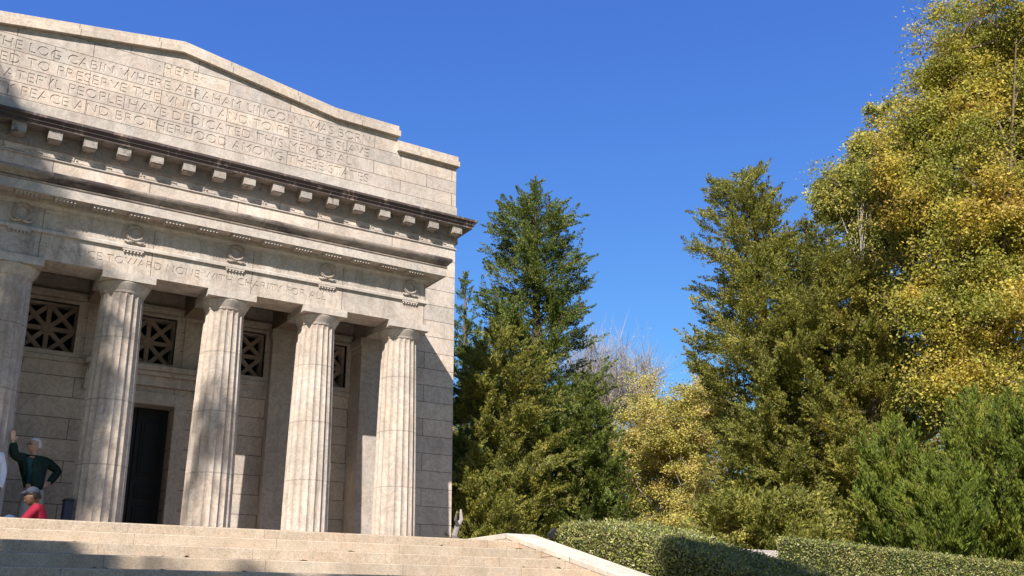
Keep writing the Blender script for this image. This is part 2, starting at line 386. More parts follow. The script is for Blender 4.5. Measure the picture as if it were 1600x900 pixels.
# wreath: a ring of small leaves
rng = random.Random(3); bm = bmesh.new()
N = 26
for i in range(N):
    for s, rr in ((-1, .11), (1, .147), (0, .129)):
        a = 2*PI*(i+.3*s)/N
        c0 = Vector((rr*math.cos(a), -.03-.012*(s == 0), 5.335+rr*math.sin(a)))
        tdir = Vector((-math.sin(a), 0, math.cos(a)))*(1 if a < PI/2 or a > 3*PI/2 else -1); tdir = (tdir + Vector((math.cos(a), -.3, math.sin(a)))*.5*s).normalized()
        nrm = Vector((0, -1, 0)); sd_ = tdir.cross(nrm)
        ln = .05
        p = [c0-tdir*ln*.5, c0+sd_*.016, c0+tdir*ln*.5, c0-sd_*.016, c0+Vector((0, -.022, 0)), c0+Vector((0, .03, 0))]
        v = [bm.verts.new(q) for q in p]
        for a_, b_ in ((0, 1), (1, 2), (2, 3), (3, 0)): bm.faces.new((v[a_], v[b_], v[4])); bm.faces.new((v[b_], v[a_], v[5]))
for s in (-1, 1):      # ribbon tails
    tube(bm, [(s*.02, -.02, 5.19), (s*.1, -.035, 5.17), (s*.17, -.025, 5.2)], [.02, .022, .008], 6)
bmesh.ops.recalc_face_normals(bm, faces=bm.faces)
me_wr = bpy.data.meshes.new('wreath'); bm.to_mesh(me_wr); bm.free(); me_wr.materials.append(M['plain'])
for x in COLS:
    for nm_, me_ in (('regula', me_reg), ('wreath', me_wr)):
        o = bpy.data.objects.new(nm_, me_); C.objects.link(o); o.parent = bld; o.location = (x, YA, 0)
# lower cornice
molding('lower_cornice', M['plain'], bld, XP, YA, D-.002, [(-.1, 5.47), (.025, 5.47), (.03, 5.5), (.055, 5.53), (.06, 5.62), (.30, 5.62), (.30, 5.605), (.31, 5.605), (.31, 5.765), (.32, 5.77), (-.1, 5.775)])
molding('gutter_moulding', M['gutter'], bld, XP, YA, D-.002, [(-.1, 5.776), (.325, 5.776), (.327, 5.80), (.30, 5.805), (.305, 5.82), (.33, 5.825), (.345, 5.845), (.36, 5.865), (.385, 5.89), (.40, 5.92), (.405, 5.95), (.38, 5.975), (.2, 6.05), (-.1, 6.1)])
bm = bmesh.new(); box(bm, -.17, .17, -.20, 0, 5.582, 5.6198)
for i in range(6):
    for j in range(3): cone(bm, -.14+i*.056, -.18+j*.06, 5.552, 5.5815, .019, .015)
me_mut = bpy.data.meshes.new('mutule'); bmesh.ops.recalc_face_normals(bm, faces=bm.faces); bm.to_mesh(me_mut); bm.free(); me_mut.materials.append(M['plain'])
for k in range(-7, 9):
    x = -.875/3+ k*1.75/3
    o = bpy.data.objects.new('mutule', me_mut); C.objects.link(o); o.parent = bld; o.location = (x, YA-.085, 0)
B('portico_roof', M['plain'], bld, (-XP+.3, XP-.3, .4, D, 5.3, 5.62))
# porch ceiling, beams, pilasters
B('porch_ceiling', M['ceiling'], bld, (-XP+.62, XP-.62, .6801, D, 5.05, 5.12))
for x in COLS:
    w = .31 if abs(x) < 4 else .30
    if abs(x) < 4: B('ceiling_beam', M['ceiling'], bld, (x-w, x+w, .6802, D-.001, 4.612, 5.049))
for x in (-4.375, -2.625, 2.625, 4.375):
    p = empty('pilaster', (x, 1.85, 0)); p.parent = bld
    yf = 1.5 if abs(x) > 4 else 1.86
    B('pilaster_shaft', M['plain'], p, (x-.33, x+.33, yf, D-.001, 0, 4.35))
    B('pilaster_capital', M['plain'], p, (x-.345, x+.345, yf-.015, D-.001, 4.35, 4.44), (x-.37, x+.37, yf-.04, D-.001, 4.44, 4.53), (x-.36, x+.36, yf-.03, D-.001, 4.53, 4.6105))
# window grilles, window frames and relief panels
for x in WIN:
    wf = B('window_frame', M['plain'], bld, (x-.55, x-.45, D-.03, D+.1, 3.56, 4.6), (x+.45, x+.55, D-.03, D+.1, 3.56, 4.6), (x-.45, x+.45, D-.03, D+.1, 3.56, 3.64), (x-.45, x+.45, D-.03, D+.1, 4.54, 4.6))
    bm = bmesh.new(); zc = 4.09
    def bar(x0, z0, x1, z1, w=.04, y0=D+.22, y1=D+.3):
        dx, dz = x1-x0, z1-z0; L = math.hypot(dx, dz); nx, nz = -dz/L*w, dx/L*w
        prism_y(bm, [(x+x0+nx, zc+z0+nz), (x+x1+nx, zc+z1+nz), (x+x1-nx, zc+z1-nz), (x+x0-nx, zc+z0-nz)], y0, y1)
    h = .46
    bar(0, -h, 0, h, y0=D+.221); bar(-h, 0, h, 0, y0=D+.224); bar(-h, -h, h, h, y0=D+.227); bar(-h, h, h, -h, y0=D+.230)
    bar(0, -h, h, 0, y0=D+.233); bar(h, 0, 0, h, y0=D+.236); bar(0, h, -h, 0, y0=D+.239); bar(-h, 0, 0, -h, y0=D+.242)
    prism_y(bm, [(x+.09*math.cos(i*PI/4), zc+.09*math.sin(i*PI/4)) for i in range(8)], D+.205, D+.31)
    obj('window_grille', bm, M['grille'], bld)
for x in (-.875, .875):
    B('relief_panel', M['plain'], bld, (x-.26, x+.26, D-.02, D, 3.62, 4.52))
for x0, x1 in ((-4.04, -2.96), (-2.29, 2.29), (2.96, 4.04)):
    B('cella_moulding', M['plain'], bld, (x0, x1, D-.05, D, 4.62, 4.68), (x0, x1, D-.09, D, 4.681, 4.74))
    B('sill_course', M['plain'], bld, (x0, x1, D-.045, D, 3.46, 3.55))
# door case with hood on consoles
dr = empty('entrance_door', (0, D, 0)); dr.parent = bld
B('door_frame', M['plain'], dr, (-.78, -.561, D-.06, D+.3, 0, 3.08), (.561, .78, D-.06, D+.3, 0, 3.08), (-.561, .561, D-.06, D+.3, 2.861, 3.08))
B('door_hood', M['plain'], dr, (-.95, .95, D-.1, D-.001, 3.2, 3.38), (-1.04, 1.04, D-.17, D-.001, 3.381, 3.46), (-1.1, 1.1, D-.24, D-.001, 3.461, 3.56), bevel=.008)
for s in (-1, 1):
    bm = bmesh.new(); prism_x(bm, [(D-.001, 3.0), (D-.05, 3.02), (D-.09, 3.12), (D-.1, 3.24), (D-.16, 3.34), (D-.2, 3.379), (D-.001, 3.379)], s*.99-.07, s*.99+.07)
    obj('console', bm, M['plain'], dr)
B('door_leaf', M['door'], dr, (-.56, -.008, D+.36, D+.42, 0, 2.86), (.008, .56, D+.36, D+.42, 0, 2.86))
for s in (-1, 1):
    a = s*.28
    for z0, z1 in ((.25, 1.05), (1.2, 1.45), (1.6, 2.65)):
        B('door_panel', M['doorp'], dr, (a-.19, a+.19, D+.335, D+.36, z0, z1), (a-.14, a+.14, D+.32, D+.3349, z0+.06, z1-.06), bevel=.008)
# columns
def column_shaft():
    bm = bmesh.new(); NF = 20; sub = 6; zs = [0, .3, .7, 1.1, 1.42, 1.9, 2.47, 3.0, 3.53, 3.9, 4.22, 4.30]
    rings = []
    for z in zs:
        t = z/4.3; r = .412 - .072*t**1.35 + .006*math.sin(PI*t)
        ring = []
        for k in range(NF*sub):
            a = 2*PI*k/(NF*sub); ph = (k % sub)/sub
            dep = .034*(r/.42)*math.sin(PI*ph)**.75 if ph > 0 else 0
            if z > 4.25: dep *= .35
            ring.append(bm.verts.new(((r-dep)*math.cos(a), (r-dep)*math.sin(a), z)))
        rings.append(ring)
    n_ = NF*sub
    for u, v in zip(rings, rings[1:]):
        for i in range(n_): bm.faces.new((u[i], u[(i+1) % n_], v[(i+1) % n_], v[i]))
    bm.faces.new(rings[0]); bm.faces.new(rings[-1])
    return bm
def lathe(bm, prof, seg=48):
    rings = [[bm.verts.new((r*math.cos(2*PI*k/seg), r*math.sin(2*PI*k/seg), z)) for k in range(seg)] for r, z in prof]
    for u, v in zip(rings, rings[1:]):
        for i in range(seg): bm.faces.new((u[i], u[(i+1) % seg], v[(i+1) % seg], v[i]))
    bm.faces.new(rings[0]); bm.faces.new(rings[-1])
def bm_mesh(name, bm, mat):
    bmesh.ops.recalc_face_normals(bm, faces=bm.faces); me = bpy.data.meshes.new(name); bm.to_mesh(me); bm.free(); me.materials.append(mat); return me
me_sh = bm_mesh('shaft', column_shaft(), M['shaft'])
bm = bmesh.new(); lathe(bm, [(.33, 4.2995), (.345, 4.3), (.352, 4.312), (.35, 4.318), (.358, 4.33), (.356, 4.336), (.365, 4.35), (.385, 4.385), (.405, 4.42), (.42, 4.45), (.424, 4.47), (.415, 4.4795)])
me_ec = bm_mesh('capital', bm, M['plain'])
bm = bmesh.new(); box(bm, -.43, .43, -.43, .43, 4.48, 4.6095); me_ab = bm_mesh('abacus', bm, M['plain'])
for x in COLS:
    co = empty('column', (x, .43, 0)); co.parent = bld
    for nm_, me_ in (('shaft', me_sh), ('capital', me_ec), ('abacus', me_ab)):
        o = bpy.data.objects.new(nm_, me_); C.objects.link(o); o.parent = co
        if nm_ == 'shaft': o.rotation_euler.z = PI/20*(COLS.index(x) % 2)

# ================================================================ STAIRS
NS = 27; YE = -5.10
YS = -5.62
st = empty('stone_staircase', (0, YS, 0), 'broad flight of worn tan stone steps climbing to the columned memorial', 'staircase')
prof = []
for k in range(NS):
    prof += [(YS-.5*k, -.14*k), (YS-.5*k, -.14*(k+1))]
prof += [(YS-.5*NS-1, -.14*NS), (YS-.5*NS-1, -5), (YE, -5), (YE, 0)]
bm = bmesh.new(); prism_x(bm, prof, -3.2, 3.2); obj('steps', bm, M['step'], st, bevel=.012)
for s in (-1, 1):
    x0, x1 = sorted((s*3.201, s*3.63))
    bm = bmesh.new(); ln = [(YE+.0, .05), (-5.3, .05), (YS-.5*NS, .05-.268*(.5*NS+.32)), (YS-.5*NS, -5), (YE, -5)]
    prism_x(bm, ln, x0, x1); cw = obj('cheek_wall', bm, M['stepwall'], st)
    bm = bmesh.new(); x0, x1 = sorted((s*3.2005, s*3.66))
    top = [(YE+2.6, .125), (-5.3, .125), (YS-.5*NS, .125-.268*(.5*NS+.32))]
    bot = [(y, z-.0745) for y, z in top][::-1]
    prism_x(bm, top+bot, x0, x1); obj('sloped_coping', bm, M['palecoping'], cw, bevel=.01)

# ================================================================ FOLIAGE
CAMR = np.array([math.cos(YAW), -math.sin(YAW), 0]); CAMF = np.array([math.sin(YAW), math.cos(YAW), 0])
def leaf_mat(name, cols, sc=1.2, trans=.3, rough=.55, spec=.25, jitter=.35, dead=.05, deadc=(.16, .10, .055)):
    mt, n, l, b = nt(name, rough, spec)
    ge = n.new('ShaderNodeNewGeometry'); co = n.new('ShaderNodeTexCoord').outputs['Object']
    c = ramp(n, l, noise(n, l, co, sc, 3, .65), [(.28+.44*i/max(1, len(cols)-1), k) for i, k in enumerate(cols)])
    r = ge.outputs['Random Per Island']
    c = mix(n, l, 'MULTIPLY', 1.0, c, ramp(n, l, r, [(0, (1-jitter, 1-jitter*.9, 1-jitter*.6)), (.5, g(1)), (1, (1+jitter*1.1, 1+jitter, 1))]))
    if dead: c = mix(n, l, 'MIX', ramp(n, l, math_n(n, l, 'FRACT', math_n(n, l, 'MULTIPLY', r, 37.7)), [(1-dead, g(0)), (1-dead+.01, g(1))]), c, deadc)
    l.new(c, b.inputs['Base Color'])
    tr = n.new('ShaderNodeBsdfTranslucent'); l.new(mix(n, l, 'MULTIPLY', 1.0, c, (1.15, 1.1, .6)), tr.inputs[0])
    ms = n.new('ShaderNodeMixShader'); ms.inputs[0].default_value = trans
    l.new(b.outputs[0], ms.inputs[1]); l.new(tr.outputs[0], ms.inputs[2]); l.new(ms.outputs[0], n['Material Output'].inputs[0])
    return mt
def bark_mat(name, col, var=.35):
    mt, n, l, b = nt(name, .9, .1)
    co = n.new('ShaderNodeTexCoord').outputs['Object']; mp = n.new('ShaderNodeMapping'); l.new(co, mp.inputs[0]); mp.inputs['Scale'].default_value = (9, 9, 2)
    l.new(mix(n, l, 'MULTIPLY', 1.0, tuple(col), ramp(n, l, noise(n, l, mp.outputs[0], 1, 5, .7), [(.3, g(1-var)), (.7, g(1+var))])), b.inputs['Base Color'])
    return mt
M['bark'] = bark_mat('bark', (.13, .095, .07)); M['palebark'] = bark_mat('pale_bark', (.42, .38, .33)); M['greybark'] = bark_mat('grey_bark', (.27, .24, .23))
M['cedar_dark'] = leaf_mat('dark_cedar_foliage', [(.08, .12, .028), (.14, .18, .04), (.22, .235, .05)])
M['cedar_olive'] = leaf_mat('olive_cedar_foliage', [(.135, .155, .038), (.245, .25, .058), (.36, .325, .078)])
M['cedar_light'] = leaf_mat('light_olive_cedar_foliage', [(.20, .21, .05), (.33, .31, .07), (.44, .37, .095)])
M['juniper'] = leaf_mat('juniper_foliage', [(.08, .12, .022), (.165, .21, .034), (.30, .31, .058)])
M['gold'] = leaf_mat('golden_leaves', [(.27, .29, .08), (.42, .39, .11), (.52, .43, .14), (.50, .34, .16)], trans=.4, jitter=.36)
M['tulip'] = leaf_mat('yellow_green_leaves', [(.17, .20, .045), (.31, .31, .065), (.50, .40, .085), (.44, .30, .085)], sc=.55, trans=.4, jitter=.36, dead=.03)
M['greenyellow'] = leaf_mat('pale_green_leaves', [(.20, .23, .07), (.35, .35, .10), (.50, .43, .14)], trans=.35, jitter=.33)
M['hedge'] = leaf_mat('hedge_leaves', [(.14, .165, .05), (.22, .235, .08), (.32, .30, .13)], sc=3, trans=.15, rough=.4, spec=.35, jitter=.6, dead=.09, deadc=(.30, .22, .13))
M['shrub'] = leaf_mat('shrub_leaves', [(.04, .06, .02), (.075, .085, .025), (.13, .09, .03)], trans=.3)
def rhombs(name, c, ax, nr, L, W, mat, parent, tris=False):
    """one mesh of small rhombic leaves; c centres, ax long axes, nr approximate normals"""
    n = len(c)
    ax = ax/np.linalg.norm(ax, axis=1, keepdims=True)
    sd_ = np.cross(nr, ax); sd_ /= np.linalg.norm(sd_, axis=1, keepdims=True)+1e-9
    L = np.asarray(L).reshape(-1, 1); W = np.asarray(W).reshape(-1, 1)
    v = np.stack([c-ax*L/2, c+sd_*W/2-ax*L*.05, c+ax*L/2, c-sd_*W/2-ax*L*.05], 1).reshape(-1, 3)
    me = bpy.data.meshes.new(name); me.vertices.add(4*n); me.vertices.foreach_set('co', v.ravel())
    me.loops.add(4*n); me.loops.foreach_set('vertex_index', np.arange(4*n)); me.polygons.add(n)
    me.polygons.foreach_set('loop_start', np.arange(0, 4*n, 4)); me.polygons.foreach_set('loop_total', np.full(n, 4))
    me.update(calc_edges=True)
    return link(name, me, mat, parent)
def unit(rs, n):
    v = rs.normal(size=(n, 3)); return v/np.linalg.norm(v, axis=1, keepdims=True)
def cedar(name, base, H, prof, mat, label, n_br=110, leaves=70000, seed=1, L=.088, W=.026, up=.45, trunk=M['bark'], droop=0.0, clump=.30, lean=(0, 0), cat='tree', h0=.03, bare=0, group=None, spread=.5, rag=.35, zc=.45):
    """conifer: prof = [(height fraction, radius left, radius right)] as seen across the view"""
    rs = np.random.RandomState(seed); base = Vector(base)
    t = empty(name, base, label, cat, group)
    tb = bmesh.new()
    tp = [tuple(base+Vector((lean[0]*H*f*f, lean[1]*H*f*f, H*f))) for f in np.linspace(0, .985, 9)]
    tube(tb, tp, [max(.012, .024*H*(1-f)**.8) for f in np.linspace(0, 1, 9)], 7)
    ph = np.array([p[0] for p in prof]); pl = np.array([p[1] for p in prof]); pr = np.array([p[2] for p in prof])
    cs, axs, nrs, wt = [], [], [], []
    segs = []
    for i in range(n_br):
        hf = h0+(1-h0)*((i+rs.rand())/n_br)**.92
        hf = min(hf, .99)
        az = i*2.399+rs.normal()*.5
        d = np.array([math.cos(az), math.sin(az), 0]); lat = d@CAMR
        rl, rr = np.interp(hf, ph, pl), np.interp(hf, ph, pr)
        r = rl+(rr-rl)*(lat+1)/2
        r *= 1-rag+rag*1.35*rs.rand()
        if rs.rand() < .08: r *= 1.12
        upa = up*(.5+rs.rand())*(1-.2*hf)
        start = np.array(base)+np.array([lean[0]*H*hf*hf, lean[1]*H*hf*hf, H*max(.02, hf-upa*r/H*.55)])
        K = 6; pts = []
        wob = rs.normal(size=3)*.08*r
        for k in range(K+1):
            f = k/K
            p = start+d*r*f+np.array([0, 0, upa*r*(f**1.2)-droop*r*f*f])+wob*math.sin(PI*f)
            pts.append(p)
        rb = max(.008, .011*r+.006)
        tube(tb, [tuple(p) for p in pts], [rb*(1-.75*k/K) for k in range(K+1)], 4)
        # foliage clumps on branch and side twigs
        nc = max(3, int(r/clump*3.4))
        for j in range(nc):
            f = .30+.72*((j+rs.rand())/nc) if r > .5 else rs.rand()*1.05
            q = np.array([np.interp(f, np.linspace(0, 1, K+1), [p[a] for p in pts]) for a in range(3)])
            if f > 1: q = pts[-1]+(pts[-1]-pts[-2])*(f-1)*K
            off = rs.normal(size=3)*np.array([1, 1, .55])*spread*clump*(.6+.9*(1-f))*min(1, r)
            q = q+off
            cd = d*.6+off/(np.linalg.norm(off)+.1)*.8+np.array([0, 0, zc])+rs.normal(size=3)*.3
            cs.append(q); axs.append(cd/np.linalg.norm(cd)); wt.append((.35+1.3*rs.rand()**1.6)*(1 if r > .6 else .5))
    cs = np.array(cs); axs = np.array(axs); wt = np.array(wt)
    cnt = rs.multinomial(leaves, wt/wt.sum())
    idx = np.repeat(np.arange(len(cs)), cnt)
    n = len(idx); a = axs[idx]
    # an elongated, layered spray: leaves fan from the clump's inner end towards its tip
    tt = rs.rand(n)**.8
    side = unit(rs, n); side -= a*(side*a).sum(1, keepdims=True); side /= np.linalg.norm(side, axis=1, keepdims=True)
    flat = np.array([1, 1, .5])
    sz = clump*(.55+.75*wt[idx])[:, None]
    pos = cs[idx]+a*(tt[:, None]-.5)*sz*1.5+side*flat*sz*.42*np.sqrt(rs.rand(n))[:, None]*(1.15-tt)[:, None]
    dirs = a*.9+side*.75+np.array([0, 0, .25 if zc < .6 else .9])+rs.normal(size=(n, 3))*.35
    nr = rs.normal(size=(n, 3))*.6+np.array([0, 0, .7])+side*.5
    rhombs('crown', pos, dirs, nr, L*(.6+.8*rs.rand(n)), W*(.6+.8*rs.rand(n)), mat, t)
    obj('trunk', tb, trunk, t)
    return t
def broadleaf(name, base, trunk_h, blobs, mat, label, bark, leaves=90000, seed=1, LS=.11, limbs=16, twigs=9, rt=.25, cl=.42, cat='tree', group=None, bare=False, holes=0, fill=1.0, sag=.2):
    """blobs = [(centre, (rx,ry,rz), weight)] ellipsoids in world space that limbs grow into"""
    rs = np.random.RandomState(seed); base = Vector(base)
    t = empty(name, base, label, cat, group); tb = bmesh.new()
    top = max(b_[0][2]+b_[1][2]*.5 for b_ in blobs)
    cen = np.mean([np.array(b_[0]) for b_ in blobs], 0)
    def tpos(f):
        p = np.array(base)*(1-f)+np.array([cen[0]*.6+base.x*.4, cen[1]*.6+base.y*.4, top])*f
        return p
    tube(tb, [tuple(tpos(f)) for f in np.linspace(0, .72, 8)], [rt*(1-.9*f)+.01 for f in np.linspace(0, 1, 8)], 8)
    H = top-base.z; f0 = trunk_h/H
    W_ = np.array([b_[2] for b_ in blobs], float); W_ /= W_.sum()
    cs, ws = [], []
    for bi, (bc, br_, bw) in enumerate(blobs):
        bc = np.array(bc); br_ = np.array(br_)
        for i in range(max(2, int(limbs*W_[bi]*len(blobs)/2))):
            f = f0+(1-f0)*rs.rand()*.75; s0 = tpos(f)
            e = bc+unit(rs, 1)[0]*br_*(.35+.6*rs.rand()**.5)
            if e[2] < s0[2]-.5: s0 = tpos(max(f0, (e[2]-base.z)/H-.12))
            mid = (s0+e)/2+rs.normal(size=3)*.06*np.linalg.norm(e-s0)+np.array([0, 0, -.05*np.linalg.norm(e-s0)])
            P_ = [s0, (s0+mid)/2+np.array([0, 0, -.02]), mid, (mid+e)/2+np.array([0, 0, .05]), e]
            r0 = rt*.38*(1-f*.5)
            tube(tb, [tuple(p) for p in P_], [r0, r0*.75, r0*.5, r0*.32, r0*.12], 5)
            for j in range(twigs):
                g_ = .35+.65*rs.rand(); k = min(3, int(g_*4)); fr = g_*4-k
                q0 = P_[k]*(1-fr)+P_[k+1]*fr
                e2 = q0+(unit(rs, 1)[0]+np.array([0, 0, .25]))*np.linalg.norm(br_)*.34*(.4+.8*rs.rand())
                v = (e2-bc)/br_; nv = np.linalg.norm(v)
                if nv > 1.05: e2 = bc+v/nv*br_*1.03
                m2 = (q0+e2)/2+rs.normal(size=3)*.08
                tube(tb, [tuple(q0), tuple(m2), tuple(e2)], [max(.010, r0*.25), max(.007, r0*.15), .005], 3)
                for _ in range(3 if not bare else 9):
                    f2 = .4+.6*rs.rand(); a = m2*(1-f2)+e2*f2
                    e3 = a+(unit(rs, 1)[0]*.8+(e2-q0)/(np.linalg.norm(e2-q0)+.01)*.7+np.array([0, 0, .5 if bare else .15]))*(.5 if not bare else .9)*(.4+.7*rs.rand())*cl/.42
                    tube(tb, [tuple(a), tuple(e3)], [.008 if not bare else .011, .003], 3)
                    cs.append(a*.3+e3*.7); ws.append((.3+rs.rand()**1.5)*bw)
                cs.append(e2); ws.append((.4+rs.rand())*bw)
    cs = np.array(cs); ws = np.array(ws)
    if leaves:
        cnt = rs.multinomial(leaves, ws/ws.sum()); idx = np.repeat(np.arange(len(cs)), cnt); n = len(idx)
        u = unit(rs, n)*(rs.rand(n)**.45)[:, None]
        pos = cs[idx]+u*np.array([1, 1, .62])*cl*(.55+.6*rs.rand(len(cs))[idx])[:, None]
        dirs = rs.normal(size=(n, 3))+u*.8+np.array([0, 0, -sag])
        nr = rs.normal(size=(n, 3))*.75+np.array([-.2, -.25, .75])
        rhombs('crown', pos, dirs, nr, LS*(.6+.7*rs.rand(n)), LS*.72*(.6+.7*rs.rand(n)), mat, t)
    o = obj('trunk', tb, bark, t)
    return t
def kk(py): return math.cos(PITCH)+math.sin(PITCH)*(py-473.674)/1523.54
def at2(px, py, dep):
    """point seen at (px, py) that stands straight above the ground point of the same column and depth"""
    return at(px, py, dep*kk(972)/kk(py))
def under(px, py, dep, z=-.12):
    p = at2(px, py, dep); return Vector((p.x, p.y, z))
def px_base(px, depth, z=-.12):
    """ground point under image column px (taken at the horizon row) at a view depth"""
    p = at(px, 972, depth); return Vector((p.x, p.y, z))

# hedges: clipped boxes swept along a path, covered with leaves
def hedge(name, rows, label, seed, dens=1500, leaf=.034):
    """rows = list of cross-sections: each [(x,y,z) ...] ring from outer bottom over the top to inner bottom"""
    rs = np.random.RandomState(seed)
    base = Vector(rows[0][0]); t = empty(name, base, label, 'hedge')
    bm = bmesh.new(); rings = [[bm.verts.new(p) for p in r] for r in rows]; ns = len(rows[0])
    for a, b_ in zip(rings, rings[1:]):
        for i in range(ns-1): bm.faces.new((a[i], a[i+1], b_[i+1], b_[i]))
    bm.faces.new(rings[0]); bm.faces.new(rings[-1][::-1])
    bmesh.ops.recalc_face_normals(bm, faces=bm.faces)
    bm.faces.ensure_lookup_table()
    cs, nn = [], []
    for f in bm.faces:
        A = f.calc_area(); k = rs.poisson(A*dens); vs_ = [np.array(v.co) for v in f.verts]; nrm = np.array(f.normal)
        if not k: continue
        tri = [(vs_[0], vs_[i], vs_[i+1]) for i in range(1, len(vs_)-1)]
        ar = np.array([np.linalg.norm(np.cross(b1-a1, c1-a1)) for a1, b1, c1 in tri]); w = rs.choice(len(tri), k, p=ar/ar.sum())
        u = rs.rand(k, 2); fl = u.sum(1) > 1; u[fl] = 1-u[fl]
        T = np.array([[a1, b1, c1] for a1, b1, c1 in tri])[w]
        cs.append(T[:, 0]+(T[:, 1]-T[:, 0])*u[:, :1]+(T[:, 2]-T[:, 0])*u[:, 1:]); nn.append(np.tile(nrm, (k, 1)))
    cs = np.concatenate(cs); nn = np.concatenate(nn); n = len(cs)
    low = np.sin(cs[:, 0]*3.1+cs[:, 2]*4)*np.sin(cs[:, 1]*2.7+1)*.02+np.sin(cs[:, 0]*11+cs[:, 1]*9)*np.sin(cs[:, 1]*13+cs[:, 2]*10)*.014
    cs = cs+nn*(low[:, None]+rs.normal(size=(n, 1))*.022-.015)
    stray = rs.rand(n) < .01; cs[stray] += nn[stray]*.05
    dirs = nn*.7+rs.normal(size=(n, 3))*.8+np.array([0, 0, .35]); nr = rs.normal(size=(n, 3))+nn*.9
    rhombs('hedge_leaves', cs, dirs, nr, leaf*(.6+.8*rs.rand(n)), leaf*.55*(.6+.8*rs.rand(n)), M['hedge'], t)
    for v in bm.verts: v.co = v.co
    bmesh.ops.inset_region(bm, faces=bm.faces, thickness=0, depth=-.05)
    obj('hedge_core', bm, M['shrub'], t)
    return t
def sect(x0, x1, y, zb, zt): r = .07; return [(x0, y, zb), (x0, y, zt-r), (x0+r*.4, y, zt-r*.3), (x0+r, y, zt), (x1-r, y, zt), (x1, y, zt-r), (x1, y, zb)]
hz = [(-5.95, .15), (-6.0, .20), (-6.6, .175), (-7.1, .08), (-7.55, -.02), (-8.05, -.18), (-8.6, -.34), (-9.6, -.63), (-10.6, -.92), (-12.6, -1.5), (-15, -2.15)]
hz = [(a+.24, b_+.035) for a, b_ in hz]
hedge('clipped_hedge', [sect(3.74, 4.95, y, ground_z(4, y)-.1, z) for y, z in hz], 'clipped hedge running down beside the stair coping, half of it in tree shade', 5, 5200)
# second hedge, running away to the right
A2 = Vector((7.13, -6.44, .17)); B2 = at(1600, 880, 17.3); dd = (B2-A2); dd.z = 0; dd.normalize(); nn2 = Vector((A2.x-CAM.x, A2.y-CAM.y, 0)).normalized()
rws = []
for k in range(0, 13):
    f = k/12*1.5; p = A2+(B2-A2)*f
    zt = p.z; r = .06; zb = -.6
    a = p; b_ = p+nn2*1.0
    def q(v, z, i=0): w_ = v+nn2*i; return (w_.x, w_.y, z)
    rws.append([q(a, zb), q(a, zt-r), q(a, zt-r*.2, r*.4), q(a, zt, r), q(b_, zt, -r), q(b_, zt-r), q(b_, zb)])
hedge('clipped_hedge', rws, 'sunlit clipped hedge standing free at the lower right of the photo', 6, 3600)
gw = empty('low_retaining_wall', (8.5, -4.4, -.12), 'low grey concrete wall seen between the two clipped hedges', 'wall')
pa, pb = at(1085, 853, 16), at(1260, 863, 16); bm = bmesh.new()
nrm = Vector((pb.y-pa.y, -(pb.x-pa.x), 0)).normalized()*-.25
vsq = [bm.verts.new(v) for v in (pa, pb, pb+nrm, pa+nrm)]; vsb = [bm.verts.new((v.co.x, v.co.y, -.9)) for v in vsq]
bm.faces.new(vsq); bm.faces.new(vsb)
for i in range(4): bm.faces.new((vsq[i], vsq[(i+1) % 4], vsb[(i+1) % 4], vsb[i]))
obj('wall_body', bm, M['grey'], gw, bevel=.01)

# ---- trees right of the building
cedar('cedar_tree', px_base(845, 28), at2(828, 283, 28).z+.12, [(0, 2.9, 2.6), (.35, 2.8, 2.5), (.50, 2.5, 2.1), (.62, 2.1, 1.5), (.70, 2.0, 1.75), (.735, 1.75, 1.95), (.78, 1.6, 1.1), (.85, 1.5, 1.25), (.89, 1.35, 1.25), (.93, .8, .85), (.96, .35, .4), (1, .08, .08)],
      M['cedar_dark'], 'tall dark green cedar with a pointed top, nearest the corner of the building', n_br=200, leaves=300000, seed=11, rag=.28, clump=.34)
cedar('cedar_tree', px_base(722, 33), at2(722, 425, 33).z+.12, [(0, 1.8, 1.6), (.5, 1.4, 1.2), (.8, .7, .6), (1, .06, .06)], M['cedar_dark'],
      'slim cedar whose tip peeks out right behind the building edge', n_br=80, leaves=80000, seed=12)
cedar('cedar_tree', px_base(775, 24), at2(775, 505, 24).z+.12, [(0, 2.3, 2.3), (.4, 2.2, 2.2), (.7, 1.7, 1.7), (.88, 1.0, 1.2), (1, .2, .3)], M['cedar_olive'],
      'lower olive-brown cedar in front of the tall dark one', n_br=100, leaves=180000, seed=13, h0=.02)
cedar('cedar_tree', under(920, 600, 25), at2(912, 600, 25).z+.12, [(0, 1.8, 1.3), (.4, 1.5, 1.0), (.7, 1.2, .8), (.9, .6, .5), (1, .1, .1)], M['cedar_dark'],
      'green cedar standing above the upper end of the shaded hedge', n_br=85, leaves=110000, seed=14)
cedar('cedar_tree', under(1172, 265, 26), at2(1165, 265, 26).z+.12, [(0, 1.3, 2.6), (.2, 1.5, 2.9), (.38, 1.8, 3.2), (.46, 2.4, 3.0), (.54, 2.3, 2.8), (.62, 1.9, 2.5), (.68, 1.75, 2.2), (.72, 1.5, 1.4), (.76, 2.0, 1.0), (.82, 1.7, 1.25), (.87, 1.5, .7), (.93, 1.3, .75), (.97, .7, .7), (1, .12, .3)],
      M['cedar_olive'], 'tall ragged olive cedar with a double crooked top and visible trunk', n_br=215, leaves=330000, seed=15, up=.3, clump=.38, rag=.34)
cedar('cedar_tree', under(1262, 350, 25), at2(1262, 350, 25).z+.12, [(0, 2.3, 2.2), (.3, 2.6, 2.4), (.6, 2.4, 2.5), (.82, 1.5, 2.4), (.92, .8, 1.0), (1, .15, .15)], M['cedar_olive'],
      'broad olive cedar with a low tufted top in the middle of the group', n_br=165, leaves=260000, seed=16, up=.3, clump=.34)
